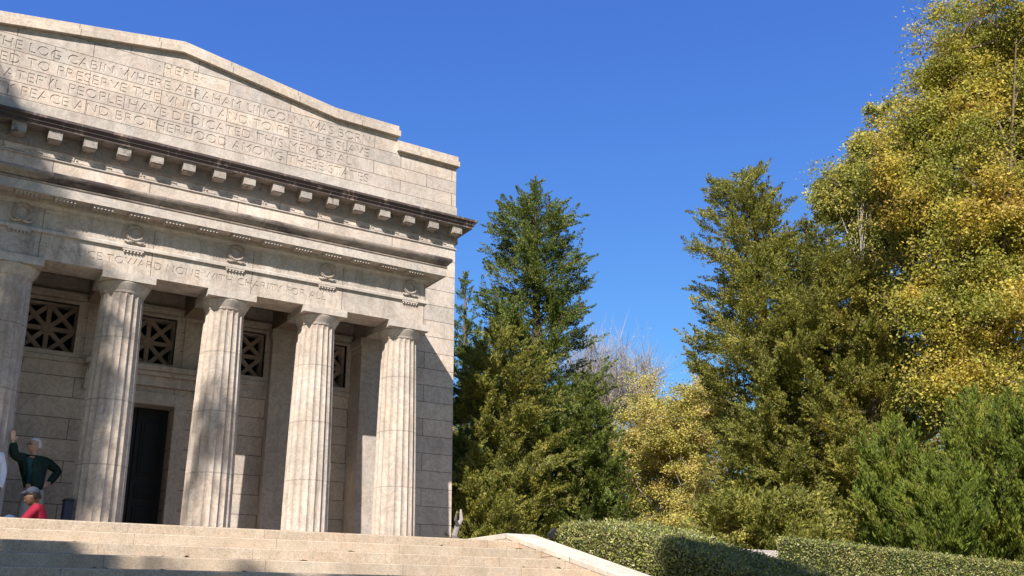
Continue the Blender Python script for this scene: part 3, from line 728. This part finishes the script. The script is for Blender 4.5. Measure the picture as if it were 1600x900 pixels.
cedar('cedar_tree', under(1335, 392, 24), at2(1335, 392, 24).z+.12, [(0, 1.6, 1.5), (.5, 1.7, 1.6), (.75, 1.5, 1.3), (.9, .9, .7), (1, .2, .2)], M['cedar_light'],
      'yellowish olive cedar merging into the golden tree', n_br=110, leaves=140000, seed=17, up=.3)
cedar('cedar_tree', px_base(1200, 20), at2(1200, 775, 20).z+.12, [(0, 1.7, 2.1), (.4, 1.6, 2.0), (.8, 1.2, 1.5), (1, .7, .7)], M['cedar_olive'],
      'low spreading light olive cedar behind the end of the sunlit hedge', n_br=80, leaves=90000, seed=18, rag=.5, up=.25)
cedar('cedar_tree', px_base(742, 21), at2(742, 700, 21).z+.12, [(0, 1.0, 1.2), (.4, .9, 1.1), (.8, .5, .6), (1, .1, .1)], M['cedar_olive'], 'small olive cedar right against the corner of the building', n_br=70, leaves=60000, seed=19, h0=.02)
cedar('cedar_tree', px_base(982, 38), at2(982, 690, 38).z+.12, [(0, 1.8, 1.8), (.4, 1.7, 1.7), (.8, 1.0, 1.0), (1, .1, .1)], M['cedar_olive'], 'distant olive cedar half hidden behind the yellow autumn tree', n_br=80, leaves=60000, seed=20, h0=.02)
# bright junipers
for i, (px, py, dep, rl, rr, sd_, lb) in enumerate(((1398, 655, 18.5, .80, .80, 21, 'bright green feathery juniper, leftmost of the group behind the sunlit hedge'),
        (1515, 612, 17.8, 1.0, 1.0, 22, 'bright green feathery juniper, tallest and in the middle behind the sunlit hedge'),
        (1460, 750, 16.6, .6, .62, 24, 'small bright green juniper in front of the gap between the two bigger ones'),
        (1618, 600, 17.3, 1.1, 1.1, 23, 'bright green feathery juniper cut by the right edge of the photo'))):
    z = at2(px, py, dep).z
    cedar('juniper_bush', under(px, py, dep), z+.12, [(0, rl, rr), (.35, rl*1.05, rr*1.05), (.6, rl*.85, rr*.85), (.8, rl*.5, rr*.5), (.93, .25, .25), (1, .05, .05)], M['juniper'], lb,
          n_br=130, leaves=95000, seed=sd_, up=1.5, L=.095, W=.020, clump=.26, cat='bush', group='bright junipers behind the hedge', spread=.45, zc=1.1, rag=.5)
# deciduous trees
def blob(px, py, dep, rx, rz, w=1, ry=None): p = at2(px, py, dep); q = kk(972)/kk(py); return (tuple(p), (rx*q, (ry or rx)*q, rz*q), w)
broadleaf('bare_tree', px_base(955, 46), 5, [blob(955, 590, 46, 1.5, 1.9), blob(990, 605, 46, 1.2, 1.5), blob(925, 585, 46, 1.1, 1.6)], M['gold'], 'leafless grey tree with fine upright twigs behind the yellow trees', M['greybark'], leaves=900, seed=31, limbs=20, twigs=13, rt=.14, bare=True, cl=.6)
broadleaf('autumn_tree', px_base(1062, 34), 2.0, [blob(1070, 655, 34, 1.9, 1.5), blob(1010, 640, 34, 1.1, 1.3, .55), blob(1110, 625, 34, 1.2, 1.1, .9), blob(1080, 760, 33, 2.2, 1.8, 1.3), blob(985, 700, 33, 1.5, 1.8, .9), blob(1130, 800, 31, 1.6, 1.2)], M['gold'],
          'yellow and orange autumn tree with pale branches between the two groups of cedars', M['greybark'], leaves=150000, seed=32, limbs=18, twigs=9, rt=.16, LS=.075, cl=.45)
broadleaf('autumn_sapling', px_base(1150, 19.5), .3, [blob(1152, 838, 19.5, .45, .22), blob(1172, 845, 19.5, .3, .2)], M['gold'], 'small lemon yellow sapling just above the grey low wall', M['bark'], leaves=2600, seed=33, limbs=10, twigs=5, rt=.03, LS=.06, cl=.16)
TB = [blob(1590, -20, 22, 1.9, 1.7), blob(1545, 95, 22, 1.45, 1.3), blob(1500, 70, 21.6, .95, 1.2, .6), blob(1640, 120, 22, 1.8, 1.8), blob(1475, 165, 21.8, .95, .8, .7), blob(1390, 215, 22, .8, .7, .45), blob(1345, 265, 22, 1.0, .55, .4),
      blob(1445, 290, 21.5, 1.1, 1.0, .75), blob(1540, 270, 21, 1.5, 1.3), blob(1620, 330, 21, 1.6, 1.6), blob(1500, 410, 20.8, 1.35, 1.1), blob(1580, 500, 20.6, 1.4, 1.2), blob(1470, 520, 21, 1.0, .8, .6), blob(1640, 560, 21, 1.5, 1.2, .8), blob(1385, 350, 22.5, .75, 1.0, .3), blob(1440, 610, 20, .7, .45, .5), blob(1380, 420, 22.8, .7, .9, .3), blob(1540, 620, 20, 1.1, .5, .6)]
broadleaf('tulip_tree', px_base(1575, 22), 3.5, TB, M['tulip'], 'very tall tree with dense yellow-green autumn leaves filling the right edge', M['bark'], leaves=430000, seed=34, limbs=16, twigs=10, rt=.26, LS=.076, cl=.50)
broadleaf('pale_green_tree', px_base(1400, 26), 3.5, [blob(1345, 200, 25, .55, .5, .3), blob(1395, 205, 24.5, .7, .6, .5), blob(1390, 265, 25, .9, .6, .7), blob(1340, 300, 26, 1.1, .8, .8), blob(1295, 280, 26, .7, .4, .45), blob(1430, 330, 25, .8, 1.0, .5), blob(1380, 330, 26, 1.1, 1.5, .7), blob(1370, 440, 26, 1.0, 1.2, .6), blob(1330, 390, 25.5, .6, .8, .25), blob(1410, 480, 25.5, 1.0, 1.3, .6), blob(1390, 570, 25, 1.0, 1.0, .8)], M['greenyellow'],
          'thin grey-green tree with visible limbs left of the golden one', M['greybark'], leaves=170000, seed=36, limbs=9, twigs=8, rt=.2, LS=.09, cl=.4)
# understorey behind the stair end
bm = bmesh.new(); bz = px_base(714, 20); p0 = np.array(bz)
pts = [tuple(bz), tuple(at(711, 835, 20)), tuple(at(715, 822, 20)), tuple(at(721, 812, 20.1)), tuple(at(720, 796, 20.2))]
tube(bm, pts, [.10, .07, .055, .045, .02], 8); tube(bm, [pts[2], tuple(at(712, 812, 19.9)), tuple(at(714, 800, 19.8))], [.045, .035, .015], 7)
et = empty('dead_tree', bz, 'short pale crooked dead tree beside the building corner', 'tree'); obj('trunk', bm, M['greybark'], et)
# a far wood closing the gaps low down: many small clumps of leaves in a deep belt
M['wood'] = leaf_mat('far_wood_leaves', [(.09, .09, .03), (.17, .15, .05), (.30, .22, .06), (.24, .17, .08)], sc=.35, trans=.3, jitter=.45)
rs = np.random.RandomState(77); nc = 3600
px = rs.uniform(640, 1760, nc); dep = rs.uniform(42, 56, nc)
hh = np.interp(px, [640, 720, 900, 950, 1000, 1080, 1250, 1400, 1760], [10, 10, 9.6, 8.6, 8.3, 9.6, 10, 10, 11])*(dep/46)
hh *= 1+.07*np.sin(px*.06+dep)+.05*np.sin(px*.023+2)
cz = -.5+hh*rs.rand(nc)**1.05
cp = np.array([np.array(at(a, 972, b_)) for a, b_ in zip(px, dep)]); cp[:, 2] = cz
idx = np.repeat(np.arange(nc), 46); n = len(idx)
pp = cp[idx]+unit(rs, n)*(rs.rand(n)**.4)[:, None]*np.array([.75, .75, .45])
fw = rhombs('far_wood', pp, rs.normal(size=(n, 3)), rs.normal(size=(n, 3))*.7+np.array([-.2, -.2, .7]), .19*(.6+.8*rs.rand(n)), .13*(.6+.8*rs.rand(n)), M['wood'], None)
tag(fw, 'far belt of mixed olive and tan woodland filling the gaps low between the trees', 'woodland', kind='stuff')

# ---- tall trees left of the stairs, outside the photo, that throw the dappled shade on building and steps
def along(p, t): return (p[0]-SUN_D.x*t, p[1]-SUN_D.y*t, p[2]-SUN_D.z*t)
SH = [((-4.6, 0, 5.4), 20, 1.9, 1.3, 1), ((-3.4, 0, 3.6), 21, 1.3, 1.2, 1), ((-1.9, 0, 5.3), 20, 1.2, .6, 1), ((-1.6, 0, 3.9), 20.5, .8, .9, .8), ((-4.2, 1.4, 7.5), 19, 1.6, .7, 1), ((-1.3, 0, 2.0), 22, .6, .9, .5), ((-3.3, 2, 8.5), 19, .9, .5, 1), ((.75, 0, 2.7), 22, .2, .25, .16), ((-2.6, 0, 1.3), 22, .8, 1.0, 1),
      ((-5.5, 0, 2.0), 20, 2, 2, 1), ((-1.95, 2.06, 1.8), 22, .5, .5, 1.3), ((-1.65, 2.06, 1.85), 22, .35, .35, .6), ((-1.9, 2.06, 1.1), 22, .4, .5, .8)]
bl = [(along(p, t), (a, a, b_), w_) for p, t, a, b_, w_ in SH]
bs = Vector((-19.5, -15, ground_z(-19.5, -15)))
broadleaf('shade_tree', bs, 6, bl, M['tulip'], 'tall thinly leaved tree left of the stairs that shades the columns', M['bark'], leaves=66000, seed=51, limbs=10, twigs=8, rt=.35, LS=.14, cl=.5)
SH2 = [((-2.7, -8.5, -.75), 18, .9, .5), ((-1.5, -8.4, -.75), 18, .7, .4), ((-.3, -8.5, -.75), 18, .7, .4), ((-2.9, -7.15, -.38), 17, .42, .10), ((-1.9, -7.9, -.6), 18, .5, .15), ((3.2, -8.6, -.65), 18, .35, .3), ((4.4, -9.2, -.3), 18, .9, .7), ((4.3, -8.2, -.05), 18, .5, .3), ((3.6, -9.2, -.35), 18, .8, .4)]
bl = [(along(p, t), (a, a, b_), 1.2) for p, t, a, b_ in SH2]
bs = Vector((-12.5, -23, ground_z(-12.5, -23)))
broadleaf('shade_tree', bs, 5, bl, M['tulip'], 'tall tree beside the foot of the stairs that shades the lower steps', M['bark'], leaves=110000, seed=52, limbs=10, twigs=8, rt=.32, LS=.15, cl=.5)

# ================================================================ PEOPLE
M['skin'] = simple('skin', (.46, .27, .19), .55, .3, .08, 30); M['skin2'] = simple('tanned_skin', (.16, .085, .055), .55, .3, .08, 30)
M['white_hair'] = simple('white_hair', (.62, .60, .58), .7, .2, .15, 60); M['dark_hair'] = simple('dark_hair', (.018, .014, .012), .5, .3, .2, 60)
M['green_jacket'] = simple('dark_green_jacket', (.012, .028, .022), .8, .2, .25, 12); M['teal_shirt'] = simple('teal_shirt', (.012, .05, .06), .8, .2, .2, 12)
M['khaki'] = simple('pale_khaki_trousers', (.36, .32, .28), .9, .1, .15, 10); M['red_shirt'] = simple('red_shirt', (.30, .018, .04), .85, .15, .15, 12)
M['white_shirt'] = simple('white_shirt', (.72, .74, .80), .85, .15, .08, 12); M['denim'] = simple('blue_denim', (.07, .11, .20), .9, .1, .2, 20)
M['black_shoe'] = simple('dark_shoe', (.02, .018, .016), .5, .4, .1, 10); M['cap'] = simple('slate_cap', (.045, .05, .075), .85, .2, .1, 10)
def skin(name, chains, mat, parent, sub=2, root=0):
    """chains: list of lists of ((x,y,z), rx, ry); the first point of a chain may be an index tag 'k:i' joining an earlier point"""
    vs_, es, rd = [], [], []
    ids = {}
    for ci, ch in enumerate(chains):
        prev = None
        for pi, it in enumerate(ch):
            if isinstance(it, str): prev = ids[it]; continue
            p, a, b_ = it; vs_.append(p); rd.append((a, b_)); k = len(vs_)-1; ids['%d:%d' % (ci, pi)] = k
            if prev is not None: es.append((prev, k))
            prev = k
    me = bpy.data.meshes.new(name); me.from_pydata(vs_, es, []); me.update()
    o = bpy.data.objects.new('tmp', me); C.objects.link(o)
    sk = o.modifiers.new('s', 'SKIN'); sk.use_smooth_shade = True
    for i, sv in enumerate(me.skin_vertices[0].data): sv.radius = rd[i]; sv.use_root = (i == root)
    ss = o.modifiers.new('u', 'SUBSURF'); ss.levels = sub; ss.render_levels = sub
    bpy.context.view_layer.update()
    m2 = bpy.data.meshes.new_from_object(o.evaluated_get(bpy.context.evaluated_depsgraph_get()))
    bpy.data.objects.remove(o); m2.name = name; m2.materials.clear()
    return link(name, m2, mat, parent, True) if parent is not False else m2
def head_bm(c, face, s=1.0):
    """head with brow, nose, lips, chin, ears, eye sockets; face = unit vector it looks along"""
    bm = bmesh.new(); bmesh.ops.create_uvsphere(bm, u_segments=28, v_segments=20, radius=1)
    f = Vector(face).normalized(); up = Vector((0, 0, 1)); up = (up-f*up.dot(f)).normalized(); sd2 = f.cross(up)
    for v in bm.verts:
        x, y, z = v.co                          # x side, y front, z up
        w = .076; d = .098; h = .118
        if z < 0: w *= 1+.28*z*abs(z)*1.4; d *= 1+.10*z
        if z < -.55: y += .12*max(0, y)
        X, Y, Z = x*w, y*d, z*h
        if y > .5:
            nx = abs(x)
            Y += .026*math.exp(-(nx/.16)**2)*math.exp(-((z+.16)/.16)**2)             # nose
            Y += .007*math.exp(-(nx/.30)**2)*math.exp(-((z+.47)/.07)**2)             # lips
            Y -= .012*math.exp(-((nx-.38)/.17)**2)*math.exp(-((z-.08)/.12)**2)       # eye sockets
            Y += .007*math.exp(-(nx/.6)**2)*math.exp(-((z-.24)/.09)**2)              # brow
            Y += .008*math.exp(-(nx/.3)**2)*math.exp(-((z+.82)/.15)**2)              # chin
        if abs(x) > .8: X += math.copysign(.014, x)*math.exp(-((y+.05)/.18)**2)*math.exp(-((z+.02)/.22)**2)  # ears
        v.co = Vector(c)+(sd2*X+f*Y+up*Z)*s
    return bm, f, up, sd2
def hand(j, d, nrm, thumb, s=1.0, curl=.25):
    """palm and five fingers from wrist point j along d; nrm = palm normal, thumb = side the thumb is on"""
    d = Vector(d).normalized(); nrm = Vector(nrm).normalized(); sd2 = d.cross(nrm).normalized(); th = sd2 if sd2.dot(Vector(thumb)) > 0 else -sd2
    j = Vector(j); ch = []
    for k, (o_, L) in enumerate(((-.030, .062), (-.010, .076), (.010, .082), (.029, .074))):
        b0 = j+d*.085*s+th*o_*s; p1 = b0+d*L*.45*s+nrm*curl*.012; p2 = p1+(d*(1-curl)+nrm*curl)*L*.32*s; p3 = p2+(d*(1-curl*1.6)+nrm*curl*1.6)*L*.25*s
        ch.append([tuple(b0), tuple(p1), tuple(p2), tuple(p3)])
    t0 = j+d*.025*s+th*.03*s; t1 = t0+(d*.55+th*.8)*.038*s; t2 = t1+(d*.85+th*.35)*.032*s
    return (j+d*.045*s, j+d*.08*s, ch, [tuple(t0), tuple(t1), tuple(t2)])
def person(loc, J, face, mats, label, hands, hair, collar=None):
    t = empty('person', loc, label, 'person')
    V_ = {k: tuple(Vector(v)) for k, v in J.items()}
    def mid(a, b_, f=.5): return tuple(Vector(V_[a])*(1-f)+Vector(V_[b_])*f)
    body = [[(V_['pelvis'], .15, .11), (V_['waist'], .135, .10), (V_['chest'], .155, .11), (V_['neck0'], .075, .07), (V_['neck'], .052, .052), (V_['head'], .06, .06)]]
    for s in 'LR':
        body.append(['0:2', (V_['sh'+s], .062, .058), (mid('sh'+s, 'el'+s), .05, .048), (V_['el'+s], .042, .04), (mid('el'+s, 'wr'+s), .037, .034), (V_['wr'+s], .026, .022)])
        body.append(['0:0', (V_['hip'+s], .088, .088), (mid('hip'+s, 'kn'+s), .078, .078), (V_['kn'+s], .056, .056), (mid('kn'+s, 'an'+s, .35), .055, .055), (V_['an'+s], .036, .038)])
    m0 = skin('body', body, None, False)
    bm = bmesh.new(); bm.from_mesh(m0)
    for s in 'LR':
        hd = hands[s]; w = V_['wr'+s]
        pc, pe, fs, th = hand(w, *hd)
        # palm: flattened box-like skin, fingers and thumb tapering chains rooted in it
        dd_ = Vector(hd[0]).normalized(); nn_ = Vector(hd[1]).normalized(); sd2 = dd_.cross(nn_).normalized()
        pb = bmesh.new(); bmesh.ops.create_uvsphere(pb, u_segments=14, v_segments=10, radius=1)
        for v in pb.verts: v.co = Vector(w)+dd_*(.048+v.co.z*.056)+sd2*v.co.x*.041+nn_*v.co.y*.017
        tmp = bpy.data.meshes.new('x'); pb.to_mesh(tmp); pb.free(); bm.from_mesh(tmp)
        for c_ in fs:
            r0 = Vector(c_[0])-dd_*.03
            tube(bm, [tuple(r0)]+c_, [.0095, .0095, .0088, .008, .006], 8)
        tube(bm, [tuple(Vector(th[0])-dd_*.02), th[0], th[1], th[2]], [.012, .0125, .0105, .007], 8)
        # foot
        an = Vector(V_['an'+s]); fd = Vector((face[0], face[1], 0)).normalized() if 'foot' not in J else Vector(J['foot']).normalized()
        tube(bm, [tuple(an+Vector((0, 0, -.0))), tuple(an+fd*.05+Vector((0, 0, -.04))), tuple(an+fd*.17+Vector((0, 0, -.055)))], [.036, .036, .025], 8)
    hb, f, up, sd2 = head_bm(V_['head'], face)
    tmp = bpy.data.meshes.new('x'); hb.to_mesh(tmp); hb.free(); bm.from_mesh(tmp)
    me = bpy.data.meshes.new('body'); bm.to_mesh(me); bm.free()
    o = bpy.data.objects.new('tmp', me); C.objects.link(o); r_ = o.modifiers.new('r', 'REMESH'); r_.mode = 'VOXEL'; r_.voxel_size = .0065; r_.use_smooth_shade = True
    bpy.context.view_layer.update()
    m2 = bpy.data.meshes.new_from_object(o.evaluated_get(bpy.context.evaluated_depsgraph_get())); bpy.data.objects.remove(o); m2.materials.clear(); m2.name = 'body'
    link('body', m2, mats['skin'], t, True)
    # eyes
    bm = bmesh.new()
    for s in (-1, 1): bmesh.ops.create_uvsphere(bm, u_segments=10, v_segments=8, radius=.011, matrix=Matrix.Translation(Vector(V_['head'])+f*.081+sd2*.029*s+up*.010))
    obj('eyes', bm, M['dark_hair'], t, True)
    # hair: a cap over the skull, clear of the face
    bm = bmesh.new(); bmesh.ops.create_uvsphere(bm, u_segments=32, v_segments=24, radius=1); rg = random.Random(4)
    dele = []
    for v in bm.verts:
        x, y, z = v.co
        keep = (z > hair['front']+.2*max(0, y) if y > .0 else z > -.5+.5*max(0, y+.3))
        if not keep: dele.append(v)
        k = hair.get('k', 1.01)+rg.uniform(-.012, .015)
        v.co = Vector(V_['head'])+sd2*x*.078*k+f*(y*.099*k-.006)+up*(z*.119*k+.002)
    bmesh.ops.delete(bm, geom=dele, context='VERTS')
    ho = obj('hair', bm, mats['hair'], t, True); so = ho.modifiers.new('s', 'SOLIDIFY'); so.thickness = .012; so.offset = 0
    # shirt or jacket, trousers, shoes
    g_ = mats.get('fat', 1.0)
    def torso(grow, low=0):
        q = [[((V_['pelvis'][0], V_['pelvis'][1], V_['pelvis'][2]-low), (.165+grow)*g_, (.13+grow)*g_), (V_['waist'], (.155+grow)*g_, (.125+grow)*g_), (V_['chest'], (.165+grow)*g_, (.125+grow)*g_), (V_['neck0'], .085+grow, .08+grow)]]
        for s in 'LR':
            q.append(['0:2', (V_['sh'+s], .074+grow, .07+grow), (mid('sh'+s, 'el'+s), .062+grow, .06+grow), (V_['el'+s], .054+grow, .052+grow), (mid('el'+s, 'wr'+s, .5), .047+grow, .045+grow), (mid('el'+s, 'wr'+s, .93), .038+grow, .036+grow)])
        return q
    if 'jacket' in mats:
        skin('shirt', torso(-.003), mats['shirt'], t)
        jo = skin('jacket', torso(.014, .03), mats['jacket'], t)
        bm = bmesh.new(); bm.from_mesh(jo.data); ff = Vector(mats['front']).normalized(); cx_ = Vector(V_['chest'])
        sdx = ff.cross(Vector((0, 0, 1)))
        kill = [fc for fc in bm.faces if (fc.calc_center_median()-cx_).dot(ff) > .03 and abs((fc.calc_center_median()-cx_).dot(sdx)) < .045+.03*max(0, cx_.z-fc.calc_center_median().z)*2 and fc.calc_center_median().z < V_['neck0'][2]+.03]
        bmesh.ops.delete(bm, geom=kill, context='FACES'); bm.to_mesh(jo.data); bm.free()
        so = jo.modifiers.new('s', 'SOLIDIFY'); so.thickness = .012; so.offset = 0
    else:
        skin('shirt', torso(.004), mats['shirt'], t)
    tr = [[(V_['pelvis'], .16, .125), ((V_['waist'][0]*.55+V_['pelvis'][0]*.45, V_['waist'][1]*.55+V_['pelvis'][1]*.45, V_['waist'][2]*.55+V_['pelvis'][2]*.45), .15, .12)]]
    for s in 'LR': tr.append(['0:0', (V_['hip'+s], .105, .105), (mid('hip'+s, 'kn'+s), .095, .095), (V_['kn'+s], .078, .078), (mid('kn'+s, 'an'+s, .5), .068, .068), (mid('kn'+s, 'an'+s, .95), .062, .062)])
    skin('trousers', tr, mats['trousers'], t)
    for s in 'LR':
        an = Vector(V_['an'+s]); fd = Vector(J['foot']).normalized(); bm = bmesh.new()
        tube(bm, [tuple(an-fd*.05+Vector((0, 0, -.035))), tuple(an+Vector((0, 0, -.03))), tuple(an+fd*.08+Vector((0, 0, -.04))), tuple(an+fd*.17+Vector((0, 0, -.052))), tuple(an+fd*.20+Vector((0, 0, -.06)))], [.036, .05, .045, .034, .015], 10)
        obj('shoe', bm, M['black_shoe'], t, True)
    return t
man = person((-1.8, .55, 0), dict(pelvis=(-1.79, .56, .98), waist=(-1.82, .55, 1.14), chest=(-1.85, .54, 1.36), neck0=(-1.865, .53, 1.49), neck=(-1.875, .52, 1.55), head=(-1.885, .50, 1.69),
    shL=(-2.02, .46, 1.475), elL=(-2.175, .27, 1.475), wrL=(-2.225, .215, 1.69), shR=(-1.69, .60, 1.475), elR=(-1.46, .68, 1.34), wrR=(-1.60, .55, 1.12),
    hipL=(-1.88, .53, .93), hipR=(-1.71, .58, .93), knL=(-1.92, .48, .50), knR=(-1.70, .55, .50), anL=(-1.94, .52, .085), anR=(-1.68, .60, .085), foot=(-.7, -.6, 0)), (-.93, -.36, .02),
    dict(skin=M['skin'], hair=M['white_hair'], shirt=M['teal_shirt'], jacket=M['green_jacket'], trousers=M['khaki'], front=(-.5, -.87, 0), fat=1.03),
    'white-haired person in dark green jacket, one arm raised to the column, hand on hip',
    dict(L=((-.12, .0, 1), (-.35, .9, 0), (1, .3, 0), 1.0, .05), R=((-.75, -.55, -.35), (-.3, .8, -.2), (0, 0, 1), 1.0, .5)), dict(front=.42))
bm = bmesh.new(); hc = Vector((-1.885, .50, 1.70)); ff = Vector((-.93, -.36, 0)).normalized(); sx_ = ff.cross(Vector((0, 0, 1)))
for s in (-1, 1):
    pts = [tuple(hc+ff*.108+sx_*s*(.032+.02*math.cos(a))+Vector((0, 0, .016*math.sin(a)))) for a in np.linspace(0, 2*PI, 13)]
    tube(bm, pts, [.002]*13, 4); tube(bm, [tuple(hc+ff*.106+sx_*s*.053), tuple(hc-ff*.0+sx_*s*.083)], [.002, .002], 4)
obj('glasses', bm, M['black_shoe'], man)
seated = person((-1.9, -1.0, 0), dict(pelvis=(-1.86, -.98, .12), waist=(-1.86, -.99, .30), chest=(-1.88, -1.0, .47), neck0=(-1.92, -1.0, .59), neck=(-1.95, -1.0, .635), head=(-1.995, -1.0, .72),
    shL=(-1.96, -1.17, .555), elL=(-2.12, -1.2, .33), wrL=(-2.30, -1.12, .34), shR=(-1.84, -.82, .565), elR=(-1.98, -.74, .33), wrR=(-2.26, -.84, .34),
    hipL=(-1.93, -1.08, .12), hipR=(-1.93, -.88, .12), knL=(-2.27, -1.12, .42), knR=(-2.27, -.85, .42), anL=(-2.45, -1.12, .085), anR=(-2.45, -.86, .085), foot=(-1, 0, 0)), (-.9, .25, -.35),
    dict(skin=M['skin2'], hair=M['dark_hair'], shirt=M['red_shirt'], trousers=M['denim'], fat=1.0),
    'dark-haired person in a red shirt sitting low, head bowed, at the top of the stairs',
    dict(L=((-.9, .2, -.2), (0, 0, -1), (0, 1, 0), 1.0, .5), R=((-.9, -.2, -.2), (0, 0, -1), (0, -1, 0), 1.0, .5)), dict(front=.2, k=1.06))
bm = bmesh.new(); bmesh.ops.create_uvsphere(bm, u_segments=24, v_segments=16, radius=1)
dl = [v for v in bm.verts if v.co.z < .25]
for v in bm.verts: v.co = Vector((-1.998, -1.0, .735))+Vector((v.co.x*.112, v.co.y*.092, v.co.z*.138))
bmesh.ops.delete(bm, geom=dl, context='VERTS'); tube(bm, [(-2.07, -1.0, .78), (-2.15, -.98, .77)], [.05, .03], 10)
for v in bm.verts:
    if v.co.x < -2.105: v.co.z = .77+(v.co.z-.77)*.2
co_ = obj('cap', bm, M['cap'], seated, True)
white = person((-2.55, -.25, 0), dict(pelvis=(-2.56, -.25, .93), waist=(-2.56, -.25, 1.08), chest=(-2.56, -.25, 1.28), neck0=(-2.56, -.25, 1.41), neck=(-2.56, -.25, 1.47), head=(-2.55, -.25, 1.61),
    shL=(-2.74, -.30, 1.38), elL=(-2.80, -.32, 1.12), wrL=(-2.76, -.42, .90), shR=(-2.40, -.22, 1.385), elR=(-2.335, -.22, 1.12), wrR=(-2.36, -.32, .88),
    hipL=(-2.64, -.25, .88), hipR=(-2.48, -.25, .88), knL=(-2.65, -.26, .48), knR=(-2.47, -.26, .48), anL=(-2.66, -.23, .085), anR=(-2.46, -.23, .085), foot=(.3, .95, 0)), (.55, .8, .05),
    dict(skin=M['skin2'], hair=M['dark_hair'], shirt=M['white_shirt'], trousers=M['denim'], fat=1.0),
    'person in white shirt and jeans, mostly cut off by the left edge of the photo',
    dict(L=((.1, -.2, -1), (1, 0, 0), (0, 1, 0), 1.0, .3), R=((-.1, -.2, -1), (-1, 0, 0), (0, 1, 0), 1.0, .3)), dict(front=.3))
# ---- small things
eb = empty('equipment_box', (-1.33, .30, 0), 'dark slate upright box leaning by the foot of the column left of the door', 'box')
B('box_body', M['cap'], eb, (-1.38, -1.25, .19, .43, .0, .84), bevel=.012); B('box_lid', M['black_shoe'], eb, (-1.39, -1.24, .18, .44, .841, .87), bevel=.01)
fl = empty('floodlight', (4.27, -4.85, -.12), 'small dark tilted floodlight at the top end of the stair coping', 'lamp')
bm = bmesh.new(); box(bm, -.10, .10, -.05, .05, -.07, .07); bmesh.ops.transform(bm, matrix=Matrix.Translation((4.27, -4.85, .20)) @ Matrix.Rotation(math.radians(-38), 4, 'Y') @ Matrix.Scale(.7, 4), verts=bm.verts); ob = obj('housing', bm, M['black_shoe'], fl, bevel=.01)
bm = bmesh.new(); box(bm, -.085, .085, -.054, -.051, -.055, .055); bmesh.ops.transform(bm, matrix=Matrix.Translation((4.27, -4.85, .20)) @ Matrix.Rotation(math.radians(-38), 4, 'Y') @ Matrix.Scale(.7, 4), verts=bm.verts); obj('lens', bm, M['black_shoe'], fl)
B('bracket', M['black_shoe'], fl, (4.26, 4.28, -4.86, -4.84, -.09, .16)); B('base', M['black_shoe'], fl, (4.21, 4.33, -4.91, -4.79, -.13, -.09))

# leaf litter scattered over the steps and terrace
rs = np.random.RandomState(9); n = 230
k_ = rs.randint(0, 9, n); lx = rs.uniform(-2.9, 2.9, n); side_ = rs.rand(n) < .35; lx[side_] = 2.7+.45*rs.rand(side_.sum())
ly = YS-.5*k_-rs.uniform(.03, .47, n)*(k_ >= 0); lz = -.14*(k_+1)+.006
pos = np.stack([lx, ly, lz], 1)
ll = rhombs('fallen_leaves', pos, rs.normal(size=(n, 3))*np.array([1, 1, .25]), rs.normal(size=(n, 3))*.3+np.array([0, 0, 1]), .07*(.6+.8*rs.rand(n)), .045*(.6+.8*rs.rand(n)), M['shrub'], None)
tag(ll, 'dry brown leaves scattered over the stone steps', 'leaf litter', kind='stuff')
